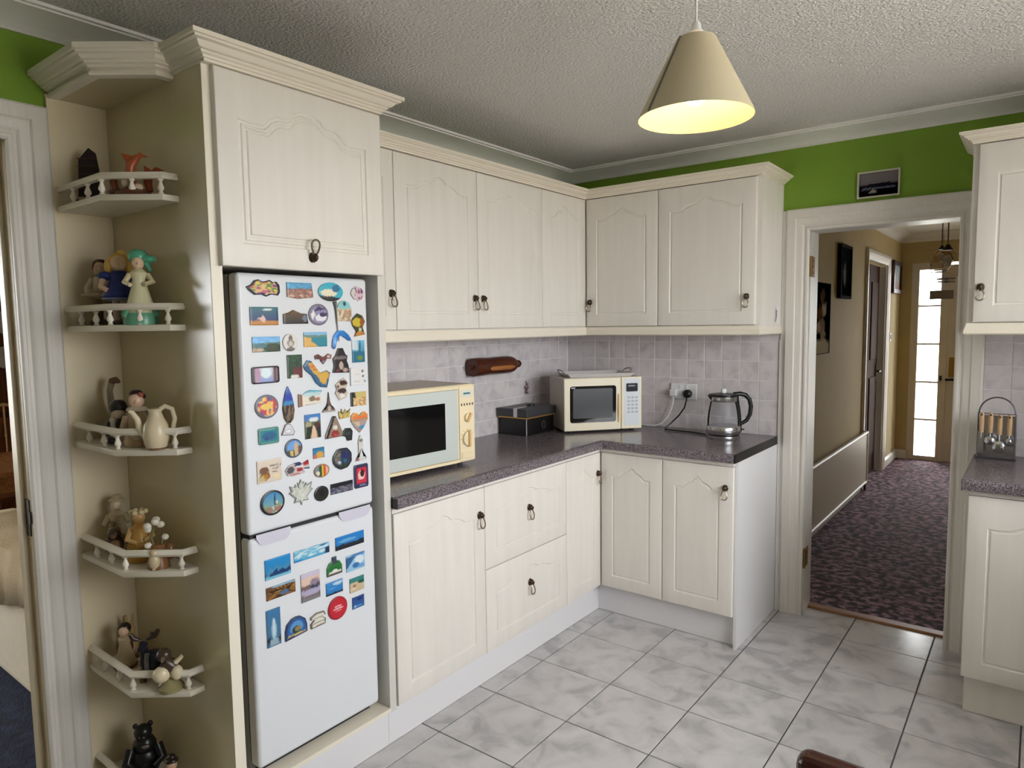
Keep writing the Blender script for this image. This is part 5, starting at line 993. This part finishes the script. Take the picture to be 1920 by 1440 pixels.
# ================================================================== UTENSIL RACK (right worktop)
RX, RY = 2.192, -.12
rk = thing('utensil_rack', 'wire utensil rack with arched handle on the right worktop', 'rack', (RX, RY, .91))
wire = mat('dark_wire', (96, 92, 96), .35, metal=.8)
obj('frame', MB().tube([(2.127,RY,.914),(2.127,RY,1.10),(2.255,RY,1.10),(2.255,RY,.914)], .003, 8, closed=True).tube([(2.127,RY+.07,.914),(2.127,RY+.07,1.0),(2.127,RY,1.08)], .0025, 8).tube([(2.255,RY+.07,.914),(2.255,RY+.07,1.0),(2.255,RY,1.08)], .0025, 8), wire, rk, smooth=True)
obj('arch_handle', MB().tube([(2.191-.062*math.cos(math.pi*i/16), RY, 1.10+.068*math.sin(math.pi*i/16)) for i in range(17)], .003, 8), wire, rk, smooth=True)
obj('tray_bar', MB().box(2.122, 2.26, RY-.012, RY+.075, .9105, .916), mat('dark_wire', (96, 92, 96)), rk)
obj('back_sheet', B(2.13, 2.252, RY+.02, RY+.022, .925, 1.09), steel, rk)
pale_wood = mat('pale_beech', (218, 184, 144), .5, c2=(196, 158, 116), vs=8, stretch=(10, 10, 1))
def utensil(name, label, x, head, dz=0):
    t = thing(name, label, 'utensil', (x, RY-.012, .92), group='utensils hanging on the wire rack')
    zt = 1.105-dz
    obj('handle', MB().tube([(x,RY-.012,zt),(x,RY-.012,zt-.012),(x,RY-.012,zt-.045),(x,RY-.012,zt-.085)], [.006,.0085,.0095,.008], 10), pale_wood, t, smooth=50)
    obj('eyelet', MB().tube([(x,RY-.024,zt-.01),(x,RY-.018,zt-.01)], .0035, 8), black_pl, t)
    mb = MB().tube([(x,RY-.012,zt-.085),(x,RY-.012,zt-.11)], .0025, 8); head(mb, x, zt-.11); obj('blade' if 'knife' in name or 'slice' in name else 'bowl', mb, steel, t, smooth=40)
utensil('cake_slice', 'flat pale steel slice with wooden handle, first on the rack', 2.140, lambda m, x, z: m.box(x-.012, x+.010, RY-.014, RY-.012, z-.062, z+.03))
utensil('ladle', 'steel ladle with wooden handle, second on the wire rack', 2.171, lambda m, x, z: m.ell((x, RY-.022, z-.005), (.021, .014, .02), 14))
utensil('serving_spoon', 'large steel serving spoon with wooden handle, third on the rack', 2.2025, lambda m, x, z: m.ell((x, RY-.022, z-.024), (.024, .010, .026), 14), .006)
utensil('masher', 'steel slotted masher with wooden handle, fourth on the rack', 2.235, lambda m, x, z: m.ell((x, RY-.02, z+.002), (.013, .012, .014), 12).box(x-.016, x+.016, RY-.03, RY-.006, z-.045, z-.018), .006)

# ================================================================== HALL THINGS
rd = thing('radiator', 'long white panel radiator along the left hall wall', 'radiator', (HX0+.04, 2.0, 0))
obj('panel', B(HX0+.03, HX0+.055, 1.0, 2.97, .075, .53), mat('radiator_enamel', (206, 196, 176), .4), rd, bevel=.006)
for z in (.09, .525): obj('rim', MB().tube([(HX0+.055, 1.005, z), (HX0+.055, 2.965, z)], .010, 8), white_gloss, rd, smooth=True)
obj('end_cap', B(HX0+.018, HX0+.062, 2.968, 2.985, .075, .535), white_gloss, rd)
obj('valve', MB().tube([(HX0+.04, 3.0, .0065), (HX0+.04, 3.0, .11)], .009, 8).tube([(HX0+.04, 2.975, .11), (HX0+.04, 3.012, .11)], .012, 8), mat('dark_bronze', (54, 46, 38)), rd)
obj('bracket', MB().box(HX0+.0005, HX0+.03, 1.3, 1.34, .2, .45).box(HX0+.0005, HX0+.03, 2.6, 2.64, .2, .45), white_gloss, rd)
t = thing('light_switch', 'small white light switch on the hall wall beside brown door', 'switch', (HX0, 4.25, 1.3))
obj('plate', B(HX0+.0005, HX0+.009, 4.21, 4.295, 1.28, 1.365), white_pl, t, bevel=.002); obj('rocker', B(HX0+.009, HX0+.014, 4.24, 4.265, 1.3, 1.345), mat('grey_rocker', (150, 150, 150), .4), t)
glass_lamp = pane_mat('smoked_lamp_glass', (244, 240, 234), .05)
def glass_pendant(label, x, y, z, s):
    t = thing('glass_pendant', label, 'lamp', (x, y, z))
    obj('chain', MB().tube([(x,y,CZ),(x,y,z+.12*s)], .004, 6), wire, t)
    obj('cap', MB().lathe([(.010*s,.12*s),(.018*s,.105*s),(.034*s,.085*s)], (x,y,z), 16), mat('dark_bronze', (54, 46, 38)), t, smooth=40)
    obj('globe', MB().lathe([(.034*s,.085*s),(.07*s,.05*s),(.088*s,0),(.08*s,-.05*s),(.05*s,-.085*s),(.048*s,-.088*s)], (x,y,z), 24, cap=False), glass_lamp, t, smooth=True)
    obj('chrome_ring', MB().tube([(x+.05*s*math.cos(q), y+.05*s*math.sin(q), z-.088*s) for q in [2*math.pi*i/20 for i in range(20)]], .005*s, 6, closed=True).tube([(x+.044*s*math.cos(q), y+.044*s*math.sin(q), z-.105*s) for q in [2*math.pi*i/20 for i in range(20)]], .005*s, 6, closed=True), chrome, t, smooth=True)
    obj('bulb', MB().ell((x,y,z+.02*s),(.025*s,.025*s,.04*s),12), white_pl, t)
glass_pendant('smaller clear glass pendant lamp further down the hall', 1.715, 2.4, 1.93, .85)
glass_pendant('larger clear glass pendant lamp nearer in the hall', 1.80, 1.9, 1.86, 1.1)
t = thing('plaque', 'small dark grey plaque hanging in front of the hall glazing', 'plaque', (1.49, 4.73, 1.76))
obj('board', B(1.385, 1.595, 4.725, 4.737, 1.70, 1.79), mat('grey_board', (120, 112, 104), .6), t, bevel=.002); obj('cord', MB().tube([(1.49,4.731,1.79),(1.49,4.731,CZ-.005)], .002, 6), wire, t)

# ================================================================== LIVING ROOM THINGS
sf = thing('sofa', 'cream fabric sofa seen through the living room doorway', 'sofa', (-1.1, -2.25, 0))
obj('back', B(-1.6, -.55, -2.69, -2.47, .03, .63), sofa_m, sf, bevel=.05, seg=4)
obj('seat', B(-1.58, -.57, -2.47, -1.75, .03, .42), sofa_m, sf, bevel=.03, seg=3)
for x0, x1 in ((-1.68, -1.48), (-.72, -.50)): obj('arm', B(x0, x1, -2.66, -1.75, .03, .56), sofa_m, sf, bevel=.05, seg=4)
thw = MB(); N_ = 16; vs = []; prof = [(-2.45,.5),(-2.47,.64),(-2.52,.655),(-2.58,.66),(-2.65,.655),(-2.698,.63),(-2.706,.56),(-2.708,.48)]
for i in range(N_+1):
    x = -1.45+.9*i/N_
    for j, (y, z) in enumerate(prof): vs.append((x, y-(.006*math.sin(i*1.9+j) if j > 4 else 0), z+.006*math.sin(i*1.3+j*.9)-(.2*(1-i/N_)*.9 if j == 7 else 0)))
m_ = len(prof); thw.add(vs, [(i*m_+j, (i+1)*m_+j, (i+1)*m_+j+1, i*m_+j+1) for i in range(N_) for j in range(m_-1)])
tw = obj('throw_blanket', thw, throw_m, smooth=True, label='beige throw blanket draped over the sofa back', cat='blanket'); sm = tw.modifiers.new('thick', 'SOLIDIFY'); sm.thickness = .012; sm.offset = 1
tb = thing('dining_table', 'honey-coloured wooden table in the living room', 'table', (-2.35, -2.0, 0))
obj('tabletop', B(-2.75, -2.0, -2.75, -1.2, .72, .75), wood_mid, tb, bevel=.008); obj('apron', B(-2.7, -2.05, -2.7, -1.25, .63, .72), wood_mid, tb)
for x in (-2.68, -2.07):
    for y in (-2.68, -1.27): obj('leg', MB().lathe([(.03,.005),(.035,.1),(.026,.3),(.036,.5),(.035,.63)], (x,y,0), 14), wood_mid, tb, smooth=40)
def hoop_chair(label, x, y):
    t = thing('dining_chair', label, 'chair', (x, y, 0))
    obj('seat', B(x-.2, x+.2, y-.2, y+.2, .43, .46), wood_pine, t, bevel=.01)
    obj('hoop', MB().tube([(x-.18-.03*math.sin(math.pi*i/14), y-.19*math.cos(math.pi*i/14), .46+.55*math.sin(math.pi*i/14)**.7) for i in range(15)], .011, 8), mat('pale_beech', (218, 184, 144)), t, smooth=True)
    for k in range(5):
        yy = y-.11+.055*k; obj('spindle', MB().tube([(x-.18, yy, .46), (x-.2, yy, .46+.55*math.sin(math.acos(max(-1, min(1, (y-yy)/.19))))**.7-.01)], .006, 6), mat('pale_beech', (218, 184, 144)), t)
    for a in (-1, 1):
        for b in (-1, 1): obj('leg', MB().tube([(x+a*.15, y+b*.15, .43), (x+a*.19, y+b*.19, .005)], [.016, .012], 8), wood_pine, t)
hoop_chair('hoop-back wooden chair behind the living room table', -2.95, -2.05)
st = thing('stool', 'wooden stool with blue cushion beside the living room table', 'stool', (-1.98, -2.35, 0))
obj('seat', MB().lathe([(.17,.40),(.18,.42),(.17,.44)], (-1.98,-2.35,0), 20), wood_pine, st)
obj('cushion', MB().lathe([(.15,.44),(.18,.46),(.18,.49),(.14,.52),(.02,.525)], (-1.98,-2.35,0), 20), mat('blue_cushion', (40, 66, 120), .9), st, smooth=True)
for a in range(4): q = a*H+.7; obj('leg', MB().tube([(-1.98+.12*math.cos(q), -2.35+.12*math.sin(q), .40), (-1.98+.16*math.cos(q), -2.35+.16*math.sin(q), .005)], .014, 8), wood_pine, st)
dx = -3.75
dr = thing('dresser', 'tall dark wooden dresser with plates in the living room', 'dresser', (-3.97, -1.9, 0))
obj('carcass', MB().box(-4.19, dx, -2.7, -1.1, .004, .86).box(-4.19, -4.17, -2.7, -1.1, .86, 2.05).box(-4.17, -3.93, -2.7, -2.67, .86, 2.05).box(-4.17, -3.93, -1.13, -1.1, .86, 2.05).box(-4.19, -3.9, -2.72, -1.08, 2.05, 2.1), wood_pine, dr)
for z in (1.18, 1.45, 1.75): obj('shelf', B(-4.17, -3.93, -2.67, -1.13, z, z+.02), wood_pine, dr)
for y0 in (-2.66, -2.13, -1.62): dd = obj('door', B(dx, dx+.018, y0, y0+.48, .1, .6), wood_pine, dr, bevel=.006); obj('knob', MB().ell((dx+.028, y0+.43, .36), (.012,.012,.012), 8), brass, dd)
for y0 in (-2.66, -2.13, -1.62): dd = obj('drawer', B(dx, dx+.018, y0, y0+.48, .64, .82), wood_pine, dr, bevel=.006); obj('knob', MB().ell((dx+.028, y0+.24, .73), (.012,.012,.012), 8), brass, dd)
pi_ = 0
for z in (1.2, 1.47):
    for y in (-1.75,):
        t = MB().lathe([(.03,0),(.05,.004),(.09,.016),(.088,.02),(.05,.008),(.0,.006)], (0,0,0), 24); c, s = math.cos(1.35), math.sin(1.35)
        pl_ = obj('plate', MB().mapped(t, lambda p: (p[0]*c+p[2]*s, p[1], -p[0]*s+p[2]*c)), mat('white_china', (222, 224, 228), .25), smooth=True, cat='plate', group='plates on the dresser',
            label='white china plate standing on the %s dresser shelf' % ('lower' if z < 1.3 else 'upper'))
        pl_.location = (-4.09, y, z+.09)
# ================================================================== CHAIR in the foreground
ch = thing('dining_chair', 'dark mahogany chair with rounded top rail at bottom edge of photo', 'chair', (2.32, -2.45, 0))
CY, CX0, CX1 = -2.635, 2.085, 2.53
obj('top_rail', B(CX0, CX1, CY-.028, CY+.012, .80, .915), wood_dark, ch, bevel=.016, seg=4)
for x in (CX0+.03, CX1-.03): obj('leg', MB().tube([(x, CY-.008, .82), (x, CY+.01, .45), (x, CY-.03, .003)], [.018,.02,.016], 10), wood_dark, ch, smooth=True)
for k in range(4): x = CX0+.09+k*.088; obj('slat', B(x-.015, x+.015, CY-.012, CY, .47, .81), wood_dark, ch, bevel=.003)
obj('seat', B(CX0-.005, CX1+.005, CY+.0, CY+.40, .43, .47), wood_dark, ch, bevel=.012, seg=3)
for x in (CX0+.03, CX1-.03): obj('leg', MB().tube([(x, CY+.37, .43), (x, CY+.37, .003)], [.02,.016], 10), wood_dark, ch, smooth=True)
for x in (CX0+.03, CX1-.03): obj('stretcher', MB().tube([(x, CY+.0, .2), (x, CY+.37, .2)], .01, 8), wood_dark, ch)
